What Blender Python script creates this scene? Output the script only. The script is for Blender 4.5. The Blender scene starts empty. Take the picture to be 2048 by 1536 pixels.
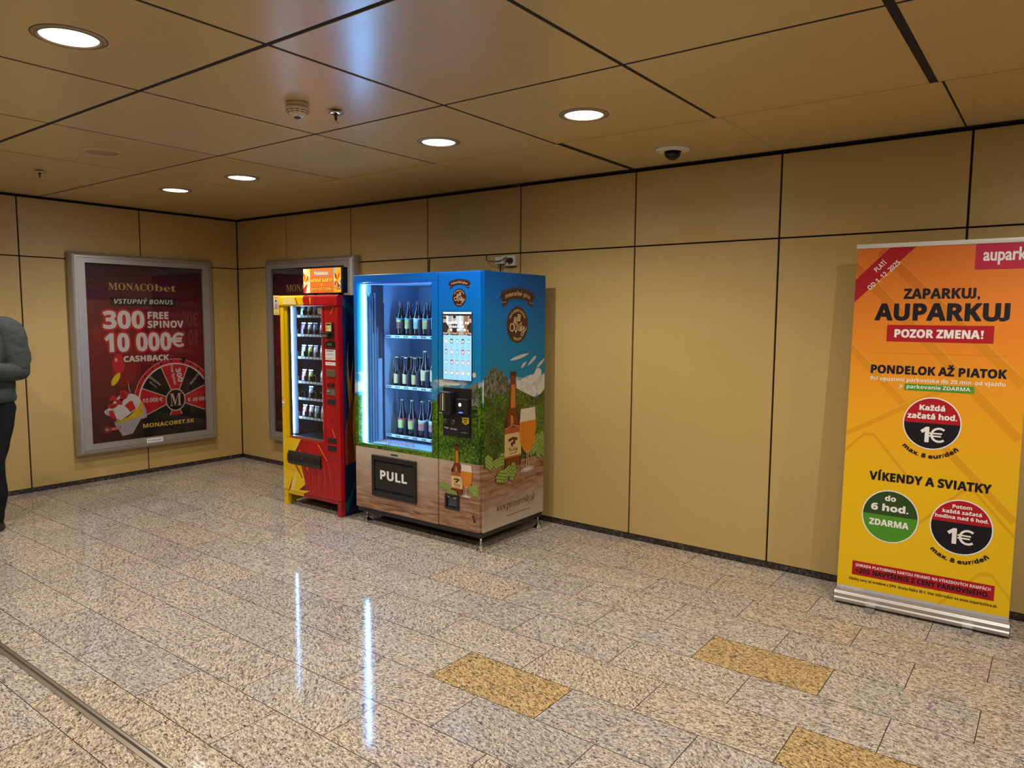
import bpy, bmesh, math, random, unicodedata
from math import pi, sin, cos, radians, atan2, hypot
from mathutils import Vector, Matrix
from mathutils.geometry import tessellate_polygon

random.seed(7)
SC = bpy.context.scene
COL = SC.collection

# ------------------------------------------------------------------ camera, world, exposure
cam_d = bpy.data.cameras.new('camera')
cam_d.sensor_width = 36.0
cam_d.lens = 1461.06 / 2048 * 36.0
cam_d.clip_start = 0.05
cam = bpy.data.objects.new('camera', cam_d)
COL.objects.link(cam)
YAW, PITCH, ROLL = 0.6465, -0.0933, 0.0069
fwd = Vector((-sin(YAW) * cos(PITCH), cos(YAW) * cos(PITCH), sin(PITCH)))
r0 = Vector((cos(YAW), sin(YAW), 0)); u0 = r0.cross(fwd)
rt = r0 * cos(ROLL) + u0 * sin(ROLL); upv = u0 * cos(ROLL) - r0 * sin(ROLL)
cm = Matrix((rt, upv, -fwd)).transposed().to_4x4()
cm.translation = Vector((7.483, -4.772, 1.649))
cam.matrix_world = cm
SC.camera = cam
SC.view_settings.view_transform = 'Standard'
SC.view_settings.look = 'None'
SC.view_settings.gamma = 1.0
SC.view_settings.exposure = 0.0
SC.view_settings.use_curve_mapping = False
W = bpy.data.worlds.new('hall_ambient'); SC.world = W; W.use_nodes = True
W.node_tree.nodes['Background'].inputs[0].default_value = (1.0, 0.86, 0.68, 1)
W.node_tree.nodes['Background'].inputs[1].default_value = 0.05
SC.cycles.use_denoising = True
SC.cycles.max_bounces = 8
SC.cycles.sample_clamp_indirect = 4.0
SC.cycles.caustics_reflective = False
SC.cycles.caustics_refractive = False

LAMP_W = 68.0
LAMP_COL = (1.0, 0.95, 0.86)
LED_COL = (0.20, 0.50, 1.0)

# ------------------------------------------------------------------ materials
def newmat(name):
    m = bpy.data.materials.new(name); m.use_nodes = True
    nt = m.node_tree; b = nt.nodes['Principled BSDF']
    return m, nt, b

def setin(b, **k):
    for n, v in k.items():
        b.inputs[n.replace('_', ' ')].default_value = v

def mat(name, col, rough=0.5, metal=0.0, spec=0.5, var=0.06, scale=30.0, emit=None, coat=0.0, alpha=1.0):
    m, nt, b = newmat(name)
    setin(b, Roughness=rough, Metallic=metal, Alpha=alpha)
    b.inputs['Specular IOR Level'].default_value = spec
    b.inputs['Coat Weight'].default_value = coat
    tc = nt.nodes.new('ShaderNodeTexCoord'); nz = nt.nodes.new('ShaderNodeTexNoise')
    nz.inputs['Scale'].default_value = scale; nz.inputs['Detail'].default_value = 3
    nt.links.new(tc.outputs['Object'], nz.inputs['Vector'])
    mx = nt.nodes.new('ShaderNodeMix'); mx.data_type = 'RGBA'
    c = Vector(col)
    mx.inputs[6].default_value = (*(c * (1 - var)), 1); mx.inputs[7].default_value = (*[min(1, x) for x in c * (1 + var)], 1)
    nt.links.new(nz.outputs[0], mx.inputs[0])
    nt.links.new(mx.outputs[2], b.inputs['Base Color'])
    if emit:
        nt.links.new(mx.outputs[2], b.inputs['Emission Color'])
        b.inputs['Emission Strength'].default_value = emit
    return m

def ramp(nt, stops, fac=None):
    r = nt.nodes.new('ShaderNodeValToRGB')
    while len(r.color_ramp.elements) < len(stops): r.color_ramp.elements.new(0.5)
    for e, (p, c) in zip(r.color_ramp.elements, stops):
        e.position = p; e.color = (*c, 1) if len(c) == 3 else c
    if fac is not None: nt.links.new(fac, r.inputs[0])
    return r

def math_n(nt, op, a, b=None, c=None):
    n = nt.nodes.new('ShaderNodeMath'); n.operation = op
    for i, v in enumerate((a, b, c)):
        if v is None: continue
        if isinstance(v, (int, float)): n.inputs[i].default_value = v
        else: nt.links.new(v, n.inputs[i])
    return n.outputs[0]

def mixc(nt, f, a, b, mode='MIX'):
    n = nt.nodes.new('ShaderNodeMix'); n.data_type = 'RGBA'; n.blend_type = mode
    for i, v in ((0, f), (6, a), (7, b)):
        if isinstance(v, (int, float)): n.inputs[i].default_value = v
        elif isinstance(v, tuple): n.inputs[i].default_value = (*v, 1)
        else: nt.links.new(v, n.inputs[i])
    return n.outputs[2]

def noise(nt, vec, scale, detail=3, rough=0.5, dist=0.0):
    n = nt.nodes.new('ShaderNodeTexNoise')
    n.inputs['Scale'].default_value = scale; n.inputs['Detail'].default_value = detail
    n.inputs['Roughness'].default_value = rough; n.inputs['Distortion'].default_value = dist
    nt.links.new(vec, n.inputs['Vector']); return n

def mapping(nt, vec, scale=(1, 1, 1), rot=(0, 0, 0), loc=(0, 0, 0)):
    n = nt.nodes.new('ShaderNodeMapping')
    n.inputs['Scale'].default_value = scale; n.inputs['Rotation'].default_value = rot; n.inputs['Location'].default_value = loc
    nt.links.new(vec, n.inputs['Vector']); return n.outputs[0]

def objco(nt):
    return nt.nodes.new('ShaderNodeTexCoord').outputs['Object']

def uvco(nt):
    return nt.nodes.new('ShaderNodeTexCoord').outputs['UV']

def sepz(nt, vec):
    s = nt.nodes.new('ShaderNodeSeparateXYZ'); nt.links.new(vec, s.inputs[0]); return s.outputs

def panel_mat(name, col, rough):
    m, nt, b = newmat(name)
    co = objco(nt)
    n1 = noise(nt, mapping(nt, co, (0.5, 0.5, 0.25)), 1.6, 2)
    n2 = noise(nt, mapping(nt, co, (0.6, 2.4, 0.6)), 5, 3)
    c = Vector(col)
    a = mixc(nt, n1.outputs[0], tuple(c * 0.94), tuple(c * 1.06))
    a2 = mixc(nt, n2.outputs[0], tuple(c * 0.97), tuple(c * 1.03))
    nt.links.new(mixc(nt, 0.4, a, a2), b.inputs['Base Color'])
    b.inputs['Roughness'].default_value = rough
    b.inputs['Specular IOR Level'].default_value = 0.5
    return m

M_WALL = panel_mat('tan_wall_panel', (0.52, 0.36, 0.130), 0.42)
M_CEIL = panel_mat('tan_ceiling_panel', (0.57, 0.42, 0.19), 0.27)
M_GAP = mat('black_joint', (0.012, 0.009, 0.007), 0.9)
M_JOINT = mat('brown_joint', (0.05, 0.028, 0.014), 0.8)

def granite():
    """polished granite slab; UV holds two numbers per slab: shift/turn of the pattern and its kind"""
    m, nt, b = newmat('granite_floor')
    co = objco(nt); uv = sepz(nt, uvco(nt)); rnd, kind = uv[0], uv[1]
    comb = nt.nodes.new('ShaderNodeCombineXYZ')
    nt.links.new(math_n(nt, 'MULTIPLY', rnd, 37.0), comb.inputs[2]); nt.links.new(math_n(nt, 'MULTIPLY', rnd, 11.0), comb.inputs[0])
    add = nt.nodes.new('ShaderNodeVectorMath'); add.operation = 'ADD'
    nt.links.new(co, add.inputs[0]); nt.links.new(comb.outputs[0], add.inputs[1])
    rot = nt.nodes.new('ShaderNodeVectorRotate'); rot.rotation_type = 'Z_AXIS'
    nt.links.new(add.outputs[0], rot.inputs['Vector']); nt.links.new(math_n(nt, 'MULTIPLY_ADD', rnd, 1.3, -0.4), rot.inputs['Angle'])
    vec = rot.outputs[0]
    big = noise(nt, mapping(nt, vec, (1, 2.0, 1)), 6, 4, 0.6, 0.6)
    gr = noise(nt, mapping(nt, vec, (1, 2.1, 1)), 46, 5, 0.65, 0.7)
    fine = noise(nt, vec, 170, 3, 0.65)
    base = ramp(nt, [(0.33, (0.115, 0.10, 0.10)), (0.42, (0.30, 0.265, 0.245)), (0.49, (0.56, 0.495, 0.42)), (0.57, (0.72, 0.65, 0.545)), (0.70, (0.86, 0.80, 0.70))], gr.outputs[0]).outputs[0]
    fr = ramp(nt, [(0.34, (0.42, 0.40, 0.40)), (0.48, (0.96, 0.95, 0.94)), (0.64, (1.15, 1.15, 1.15))], fine.outputs[0]).outputs[0]
    c = mixc(nt, 0.9, base, fr, 'MULTIPLY')
    # crystal outlines
    vo = nt.nodes.new('ShaderNodeTexVoronoi'); vo.feature = 'DISTANCE_TO_EDGE'; vo.inputs['Scale'].default_value = 62
    dn = noise(nt, vec, 40, 2); dv = nt.nodes.new('ShaderNodeVectorMath'); dv.operation = 'MULTIPLY_ADD'
    nt.links.new(dn.outputs['Color'], dv.inputs[0]); dv.inputs[1].default_value = (0.03, 0.03, 0.03); nt.links.new(mapping(nt, vec, (1, 1.8, 1)), dv.inputs[2])
    nt.links.new(dv.outputs[0], vo.inputs['Vector'])
    edge = ramp(nt, [(0.0, (0.22, 0.20, 0.21)), (0.045, (0.55, 0.53, 0.53)), (0.13, (1, 1, 1))], vo.outputs['Distance']).outputs[0]
    c = mixc(nt, math_n(nt, 'MINIMUM', math_n(nt, 'MAXIMUM', math_n(nt, 'MULTIPLY_ADD', big.outputs[0], 2.2, -0.55), 0.12), 0.8), c, edge, 'MULTIPLY')
    # black mica flecks, more of them in the beige slabs
    spk = noise(nt, mapping(nt, vec, (1.0, 1.5, 1.0)), 62, 2, 0.5, 0.4)
    dens = math_n(nt, 'SUBTRACT', math_n(nt, 'MULTIPLY_ADD', big.outputs[0], 0.10, 0.63), math_n(nt, 'MULTIPLY', kind, 0.045))
    c = mixc(nt, math_n(nt, 'MULTIPLY', math_n(nt, 'GREATER_THAN', spk.outputs[0], dens), 0.85), c, (0.03, 0.026, 0.028))
    bigc = noise(nt, mapping(nt, vec, (1.2, 2.2, 1)), 14, 3, 0.6, 1.2)
    c = mixc(nt, math_n(nt, 'MULTIPLY', math_n(nt, 'GREATER_THAN', bigc.outputs[0], 0.715), 0.7), c, (0.05, 0.045, 0.048))
    tone = ramp(nt, [(0.0, (0.88, 0.88, 0.90)), (0.40, (1.0, 0.995, 0.975)), (0.75, (1.04, 0.995, 0.92)), (0.85, (1.05, 0.97, 0.84)), (1.0, (1.02, 0.80, 0.44))], kind).outputs[0]
    c = mixc(nt, 1.0, c, tone, 'MULTIPLY')
    gd = ramp(nt, [(0.35, (0.80, 0.80, 0.85)), (0.62, (1.05, 1.03, 0.98))], big.outputs[0]).outputs[0]
    c = mixc(nt, 0.8, c, gd, 'MULTIPLY')
    nt.links.new(c, b.inputs['Base Color'])
    nt.links.new(math_n(nt, 'MULTIPLY_ADD', gr.outputs[0], 0.07, 0.045), b.inputs['Roughness'])
    b.inputs['Specular IOR Level'].default_value = 0.24
    return m
M_FLOOR = granite()
M_GROUT = mat('dark_grout', (0.05, 0.036, 0.025), 0.8)

def dark_granite():
    m, nt, b = newmat('dark_granite_skirting')
    co = objco(nt)
    n = noise(nt, co, 45, 5, 0.7)
    nt.links.new(ramp(nt, [(0.4, (0.018, 0.014, 0.012)), (0.55, (0.05, 0.04, 0.034)), (0.68, (0.15, 0.12, 0.10))], n.outputs[0]).outputs[0], b.inputs['Base Color'])
    b.inputs['Roughness'].default_value = 0.2
    return m
M_SKIRT = dark_granite()

M_ALU = mat('brushed_aluminium', (0.62, 0.60, 0.58), 0.34, 1.0)
M_FRAME = mat('silver_poster_frame', (0.50, 0.48, 0.47), 0.42, 0.75)
M_CHROME = mat('chrome', (0.75, 0.75, 0.75), 0.12, 1.0)
M_STRIPM = mat('stainless_strip', (0.42, 0.36, 0.28), 0.38, 1.0, var=0.15, scale=8)
M_BLACK = mat('black_plastic', (0.012, 0.012, 0.013), 0.35)
M_BLACKM = mat('black_matt', (0.01, 0.01, 0.011), 0.7)
M_DGREY = mat('dark_grey', (0.045, 0.045, 0.05), 0.45)
M_WHITEP = mat('white_plastic', (0.72, 0.70, 0.66), 0.4)
M_CREAMP = mat('cream_plastic', (0.66, 0.56, 0.40), 0.4)
M_PAPER = mat('white_print', (0.80, 0.78, 0.75), 0.6)
M_INK = mat('black_ink', (0.012, 0.010, 0.012), 0.5)
M_LAMP = mat('lamp_diffuser', (1, 0.95, 0.88), 0.5, emit=3.0, var=0.0)
M_LED = mat('led_tube', LED_COL, 0.5, emit=150.0, var=0.0)
M_LED2 = mat('led_tube_cool', (0.36, 0.60, 1.0), 0.5, emit=38.0, var=0.0)

def glass_mat(name, tint=(1, 1, 1), rough=0.0, refl=1.0):
    m = bpy.data.materials.new(name); m.use_nodes = True; nt = m.node_tree; nt.nodes.clear()
    out = nt.nodes.new('ShaderNodeOutputMaterial'); t = nt.nodes.new('ShaderNodeBsdfTransparent'); g = nt.nodes.new('ShaderNodeBsdfGlossy')
    t.inputs[0].default_value = (*tint, 1); g.inputs['Roughness'].default_value = rough
    fr = nt.nodes.new('ShaderNodeFresnel'); fr.inputs[0].default_value = 1.5
    ms = nt.nodes.new('ShaderNodeMixShader')
    ge = nt.nodes.new('ShaderNodeNewGeometry')
    front_only = math_n(nt, 'SUBTRACT', 1.0, ge.outputs['Backfacing'])
    nt.links.new(math_n(nt, 'MULTIPLY', math_n(nt, 'MULTIPLY', fr.outputs[0], refl), front_only), ms.inputs[0])
    nt.links.new(t.outputs[0], ms.inputs[1]); nt.links.new(g.outputs[0], ms.inputs[2]); nt.links.new(ms.outputs[0], out.inputs[0])
    return m
M_PANE = glass_mat('clear_pane', (0.96, 0.98, 0.98))
M_POSTERPANE = glass_mat('poster_pane', (0.93, 0.93, 0.93), 0.0, 1.6)
M_DOME = glass_mat('smoked_dome', (0.25, 0.25, 0.27), 0.0)

# ------------------------------------------------------------------ mesh builder
class MB:
    def __init__(s): s.v = []; s.f = []; s.m = []; s.uv = []; s.sm = []; s.mats = []
    def mi(s, m):
        if m not in s.mats: s.mats.append(m)
        return s.mats.index(m)
    def face(s, pts, m, uv=None, smooth=False):
        n = len(s.v); s.v.extend([tuple(p) for p in pts]); s.f.append(list(range(n, n + len(pts))))
        s.m.append(s.mi(m)); s.uv.append(uv or [(0, 0)] * len(pts)); s.sm.append(smooth)
    def mesh(s, verts, faces, m, smooth=False):
        n = len(s.v); s.v.extend([tuple(p) for p in verts]); k = s.mi(m)
        for f in faces:
            s.f.append([i + n for i in f]); s.m.append(k); s.uv.append([(0, 0)] * len(f)); s.sm.append(smooth)
    def bm(s, b, m, smooth=False):
        b.verts.index_update()
        s.mesh([v.co[:] for v in b.verts], [[v.index for v in f.verts] for f in b.faces], m, smooth); b.free()
    def box(s, x0, x1, y0, y1, z0, z1, m, bev=0.0, seg=2):
        if bev <= 0:
            V = [(x, y, z) for x in (x0, x1) for y in (y0, y1) for z in (z0, z1)]
            s.mesh(V, [(0, 1, 3, 2), (4, 6, 7, 5), (0, 4, 5, 1), (2, 3, 7, 6), (0, 2, 6, 4), (1, 5, 7, 3)], m); return
        b = bmesh.new(); bmesh.ops.create_cube(b, size=1)
        for v in b.verts:
            v.co = Vector(((x0 + x1) / 2 + v.co.x * (x1 - x0), (y0 + y1) / 2 + v.co.y * (y1 - y0), (z0 + z1) / 2 + v.co.z * (z1 - z0)))
        bmesh.ops.bevel(b, geom=b.edges[:], offset=bev, segments=seg, profile=0.5, affect='EDGES')
        s.bm(b, m, False)
    def lathe(s, prof, c, m, seg=24, axis='z', smooth=True, cap=True):
        V = []; F = []; n = len(prof)
        for i in range(seg):
            a = 2 * pi * i / seg
            for r, h in prof:
                p = (r * cos(a), r * sin(a), h)
                if axis == 'y': p = (p[0], p[2], p[1])
                if axis == 'x': p = (p[2], p[0], p[1])
                V.append((c[0] + p[0], c[1] + p[1], c[2] + p[2]))
        for i in range(seg):
            j = (i + 1) % seg
            for k in range(n - 1): F.append((i * n + k, j * n + k, j * n + k + 1, i * n + k + 1))
        s.mesh(V, F, m, smooth)
        if cap:
            for k in (0, n - 1):
                if prof[k][0] > 1e-6: s.face([V[i * n + k] for i in range(seg)], m)
    def cyl(s, c, r, h, m, axis='z', seg=20, smooth=True): s.lathe([(r, 0), (r, h)], c, m, seg, axis, smooth)
    def tube(s, pts, r, m, seg=8):
        pts = [Vector(p) for p in pts]; V = []; F = []; prev = None
        for i, p in enumerate(pts):
            t = (pts[min(i + 1, len(pts) - 1)] - pts[max(i - 1, 0)]).normalized()
            if prev is None: a = t.orthogonal().normalized()
            else: a = (prev - t * prev.dot(t)).normalized()
            prev = a; b2 = t.cross(a)
            rr = r[i] if isinstance(r, (list, tuple)) else r
            for k in range(seg):
                an = 2 * pi * k / seg; V.append(p + (a * cos(an) + b2 * sin(an)) * rr)
        for i in range(len(pts) - 1):
            for k in range(seg):
                F.append((i * seg + k, i * seg + (k + 1) % seg, (i + 1) * seg + (k + 1) % seg, (i + 1) * seg + k))
        s.mesh(V, F, m, True)
        s.face(V[:seg], m); s.face(V[-seg:], m)
    def sphere(s, c, r, m, sc=(1, 1, 1), sub=3):
        b = bmesh.new(); bmesh.ops.create_icosphere(b, subdivisions=sub, radius=1)
        for v in b.verts: v.co = Vector((c[0] + v.co.x * r * sc[0], c[1] + v.co.y * r * sc[1], c[2] + v.co.z * r * sc[2]))
        s.bm(b, m, True)
    def prism(s, poly, a0, a1, m, axis='x', smooth=False):
        """poly of (p,q): extruded along axis x -> (y,z), y -> (x,z), z -> (x,y)"""
        def P(p, q, a): return (a, p, q) if axis == 'x' else (p, a, q) if axis == 'y' else (p, q, a)
        n = len(poly); V = [P(p, q, a0) for p, q in poly] + [P(p, q, a1) for p, q in poly]
        s.mesh(V, [(i, (i + 1) % n, (i + 1) % n + n, i + n) for i in range(n)], m, smooth)
        tr = tessellate_polygon([[Vector((p, q, 0)) for p, q in poly]])
        for t in tr: s.mesh([V[i] for i in t], [(0, 1, 2)], m); s.mesh([V[i + n] for i in t], [(0, 1, 2)], m)
    def build(s, name, parent=None):
        me = bpy.data.meshes.new(name); me.from_pydata(s.v, [], s.f)
        for m in s.mats: me.materials.append(m)
        me.polygons.foreach_set('material_index', s.m); me.polygons.foreach_set('use_smooth', s.sm)
        ul = me.uv_layers.new(name='UVMap'); flat = []
        for u in s.uv:
            for p in u: flat.extend(p)
        ul.data.foreach_set('uv', flat)
        me.update()
        b = bmesh.new(); b.from_mesh(me)
        bmesh.ops.remove_doubles(b, verts=b.verts[:], dist=1e-6)
        bmesh.ops.recalc_face_normals(b, faces=b.faces[:])
        b.to_mesh(me); b.free()
        o = bpy.data.objects.new(name, me); COL.objects.link(o)
        if parent: o.parent = parent
        return o

def tag(o, label, cat, group=None):
    o['label'] = label; o['category'] = cat
    if group: o['group'] = group
    return o
def thing(name, label, cat, loc, rz=0.0, group=None, rx=0.0):
    o = bpy.data.objects.new(name, None); COL.objects.link(o)
    o.empty_display_size = 0.1
    o.location = loc; o.rotation_euler = (rx, 0, rz)
    return tag(o, label, cat, group)
def struct(b, name, parent=None):
    o = b.build(name, parent)
    if not parent: o['kind'] = 'structure'
    return o
def dup(root, loc, rz=None, label=None):
    r = root.copy(); COL.objects.link(r); r.location = loc
    if rz is not None: r.rotation_euler = (root.rotation_euler.x, 0, rz)
    if label: r['label'] = label
    for ch in list(root.children):
        c = ch.copy(); COL.objects.link(c); c.parent = r
        for g in list(ch.children):
            d = g.copy(); COL.objects.link(d); d.parent = c
    return r

# ------------------------------------------------------------------ flat printing (layers of ink on a part's own face)
_tc = bpy.data.curves.new('type', 'FONT'); _tc.size = 1; _tc.resolution_u = 3
_to = bpy.data.objects.new('type', _tc)
STY = {'bold': (0x1D5D4, 0x1D5EE, 0x1D7EC), 'ital': (0x1D63C, 0x1D656, 0x1D7EC), 'serif': (0x1D400, 0x1D41A, 0x1D7CE),
       'serifit': (0x1D434, 0x1D44E, None), 'script': (0x1D4D0, 0x1D4EA, None)}
CAPH = {'bold': 0.714, 'ital': 0.714, 'serif': 0.678, 'serifit': 0.683, 'script': 0.70, 'plain': 0.682}
_gc = {}
def glyphs(body):
    if body in _gc: return _gc[body]
    _tc.body = body
    me = _to.to_mesh()
    V = [(v.co.x, v.co.y) for v in me.vertices]; F = [list(p.vertices) for p in me.polygons]
    _to.to_mesh_clear(); _gc[body] = (V, F); return V, F
def fancy(ch, st):
    if st == 'plain': return ch
    U, L, D = STY[st]
    if 'A' <= ch <= 'Z': return chr(U + ord(ch) - 65)
    if 'a' <= ch <= 'z':
        if st == 'serifit' and ch == 'h': return '\u210e'
        return chr(L + ord(ch) - 97)
    if ch.isdigit() and D: return chr(D + int(ch))
    return ch
def layout(s, st):
    """em-size polygons of a line of type: list of polygons (points)"""
    dec = [unicodedata.normalize('NFD', c) for c in s]
    base = ''.join(fancy(d[0], st) for d in dec)
    V, F = glyphs(base)
    polys = [[V[i] for i in f] for f in F]
    for i, d in enumerate(dec):
        if st in ('bold',) and d[0] in 'IJ':          # plain stem for I, J sitting on the base line
            pv = glyphs(base[:i + 1])[0]; cv = glyphs(base[i])[0]
            x1 = max(p[0] for p in pv); x0 = x1 - (max(p[0] for p in cv) - min(p[0] for p in cv))
            own = [q for q in polys if x0 - 0.004 <= min(p[0] for p in q) and max(p[0] for p in q) <= x1 + 0.004]
            polys = [q for q in polys if q not in own]
            if d[0] == 'I': c_ = (x0 + x1) / 2; polys.append([(c_ - .076, 0), (c_ + .076, 0), (c_ + .076, .714), (c_ - .076, .714)])
            else:
                lo = min(p[1] for q in own for p in q)
                polys += [[(x, (y - lo) * 0.714 / (0.714 - lo)) for x, y in q] for q in own]
        if len(d) < 2: continue
        pv = glyphs(base[:i + 1])[0]; cv = glyphs(base[i])[0]
        x1 = max(p[0] for p in pv); w = max(p[0] for p in cv) - min(p[0] for p in cv); cx = x1 - w / 2
        y = CAPH[st] + 0.05 if d[0].isupper() else 0.60
        if d[1] == '\u0301': polys.append([(cx - .05, y), (cx + .05, y), (cx + .17, y + .16), (cx + .02, y + .16)])
        else:
            if d[0].islower() and st != 'plain': y = 0.60
            polys.append([(cx - .20, y + .15), (cx - .07, y + .15), (cx, y + .08), (cx, y), (cx - .06, y)])
            polys.append([(cx + .20, y + .15), (cx + .07, y + .15), (cx, y + .08), (cx, y), (cx + .06, y)])
    return polys

class Print:
    def __init__(s, clip=None): s.p = []; s.clip = clip
    def poly(s, pts, m, l):
        if s.clip: pts = s._clip(pts)
        if len(pts) < 3: return
        if len(pts) <= 3: s.p.append((pts, m, l)); return
        for t in tessellate_polygon([[Vector((a, b, 0)) for a, b in pts]]):
            s.p.append(([pts[i] for i in t], m, l))
    def tri(s, pts, m, l):
        if s.clip: pts = s._clip(pts)
        if len(pts) >= 3: s.p.append((pts, m, l))
    def _clip(s, pts):
        u0, u1, v0, v1 = s.clip
        for ax, lim, sg in ((0, u0, 1), (0, u1, -1), (1, v0, 1), (1, v1, -1)):
            out = []
            for i in range(len(pts)):
                a, b = pts[i - 1], pts[i]
                da, db = (a[ax] - lim) * sg, (b[ax] - lim) * sg
                if (da >= 0) != (db >= 0):
                    t = da / (da - db); out.append((a[0] + (b[0] - a[0]) * t, a[1] + (b[1] - a[1]) * t))
                if db >= 0: out.append(b)
            pts = out
            if not pts: return []
        return pts
    def rect(s, u0, u1, v0, v1, m, l): s.poly([(u0, v0), (u1, v0), (u1, v1), (u0, v1)], m, l)
    def rrect(s, u0, u1, v0, v1, r, m, l):
        P = []
        for cx, cy, a0 in ((u1 - r, v1 - r, 0), (u0 + r, v1 - r, 90), (u0 + r, v0 + r, 180), (u1 - r, v0 + r, 270)):
            for k in range(5): a = radians(a0 + k * 22.5); P.append((cx + r * cos(a), cy + r * sin(a)))
        s.poly(P, m, l)
    def ell(s, u, v, ru, rv, m, l, a0=0, a1=360, n=40, rot=0.0):
        P = []
        for k in range(n + (0 if a1 - a0 >= 360 else 1)):
            a = radians(a0 + (a1 - a0) * k / n); x, y = ru * cos(a), rv * sin(a)
            P.append((u + x * cos(rot) - y * sin(rot), v + x * sin(rot) + y * cos(rot)))
        s.poly(P, m, l)
    def ring(s, u, v, r, w, m, l, a0=0, a1=360, n=48, asp=1.0):
        for k in range(n):
            A, B = radians(a0 + (a1 - a0) * k / n), radians(a0 + (a1 - a0) * (k + 1) / n)
            q = [(u + cos(t) * rr, v + sin(t) * rr * asp) for t, rr in ((A, r), (B, r), (B, r + w), (A, r + w))]
            s.tri(q, m, l)
    def stroke(s, pts, w, m, l):
        n = len(pts)
        L, Rr = [], []
        for i in range(n):
            a = pts[max(i - 1, 0)]; b = pts[min(i + 1, n - 1)]
            dx, dy = b[0] - a[0], b[1] - a[1]; d = hypot(dx, dy) or 1
            ww = w[i] if isinstance(w, (list, tuple)) else w
            L.append((pts[i][0] - dy / d * ww / 2, pts[i][1] + dx / d * ww / 2)); Rr.append((pts[i][0] + dy / d * ww / 2, pts[i][1] - dx / d * ww / 2))
        for i in range(n - 1):
            s.tri([L[i], L[i + 1], Rr[i + 1]], m, l); s.tri([L[i], Rr[i + 1], Rr[i]], m, l)
    def curve(s, pts, w, m, l, closed=False):
        P = [Vector(q) for q in pts]; out = []
        for i in range(len(P) - 1):
            a, b, c, d = P[max(i - 1, 0)], P[i], P[i + 1], P[min(i + 2, len(P) - 1)]
            for k in range(6):
                t = k / 6; q = 0.5 * ((2 * b) + (c - a) * t + (2 * a - 5 * b + 4 * c - d) * t ** 2 + (3 * b - a - 3 * c + d) * t ** 3); out.append((q.x, q.y))
        out.append(tuple(pts[-1]))
        if isinstance(w, (list, tuple)):
            n = len(out) - 1; f = lambda x: w[min(int(x), len(w) - 2)] + (w[min(int(x), len(w) - 2) + 1] - w[min(int(x), len(w) - 2)]) * (x - min(int(x), len(w) - 2)); w = [f(i / n * (len(w) - 1)) for i in range(n + 1)]
        s.stroke(out, w, m, l)
    def euro(s, cx, v0, v1, m, l, grow=0.0):
        r = (v1 - v0) / 2; c = v0 + r; g = grow
        s.ring(cx, c, r * 0.72 - g, r * 0.28 + 2 * g, m, l, 48 - g * 300, 312 + g * 300, 40)
        s.rect(cx - r * 1.15 - g, cx + r * 0.35 + g, c + r * 0.08 - g, c + r * 0.28 + g, m, l + 0.2); s.rect(cx - r * 1.15 - g, cx + r * 0.25 + g, c - r * 0.28 - g, c - r * 0.08 + g, m, l + 0.25)
    def text(s, t, u0, u1, v0, v1, m, l, st='bold', rot=0.0, fat=0.0, outline=None, ow=0.0, bend=None, ref=None, slant=0.0):
        """fit a line between u0..u1 with baseline v0 and cap height at v1"""
        polys = layout(t, st)
        xs = [p[0] for q in polys for p in q]; x0, x1 = min(xs), max(xs)
        sx = (u1 - u0) / (x1 - x0); sy = (v1 - v0) / (ref or CAPH[st]); cu = (u0 + u1) / 2
        def put(dx, dy, mm, ll):
            for q in polys:
                Q = []
                for x, y in q:
                    a = (x - (x0 + x1) / 2) * sx + dx + y * sy * slant; b = y * sy + dy
                    if bend:
                        R, asp = bend; th = a / R
                        a, b = (R + b) * sin(th), ((R + b) * cos(th) - R) * asp
                    if rot: a, b = a * cos(rot) - b * sin(rot), a * sin(rot) + b * cos(rot)
                    Q.append((cu + a, v0 + b))
                s.tri(Q, mm, ll)
        if outline:
            for k in range(20): put(ow * cos(k * pi / 10), ow * sin(k * pi / 10), outline, l - 1 + k * 0.02)
        if fat:
            fat *= 0.55
            for k in range(12): put(fat * cos(k * pi / 6), fat * sin(k * pi / 6), m, l + 0.03 + k * 0.03)
        put(0, 0, m, l + 0.5)
    def onto(s, b, f, eps=0.0004):
        for pts, m, l in s.p:
            b.face([f(u, v, (l + 1) * eps) for u, v in pts], m, [tuple(p) for p in pts])
def front(x0=0, y=0, z0=0): return lambda u, v, e: (x0 + u, y - e, v - z0)
def rside(x, y0=0, z0=0): return lambda u, v, e: (x + e, y0 + u, v - z0)

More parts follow.
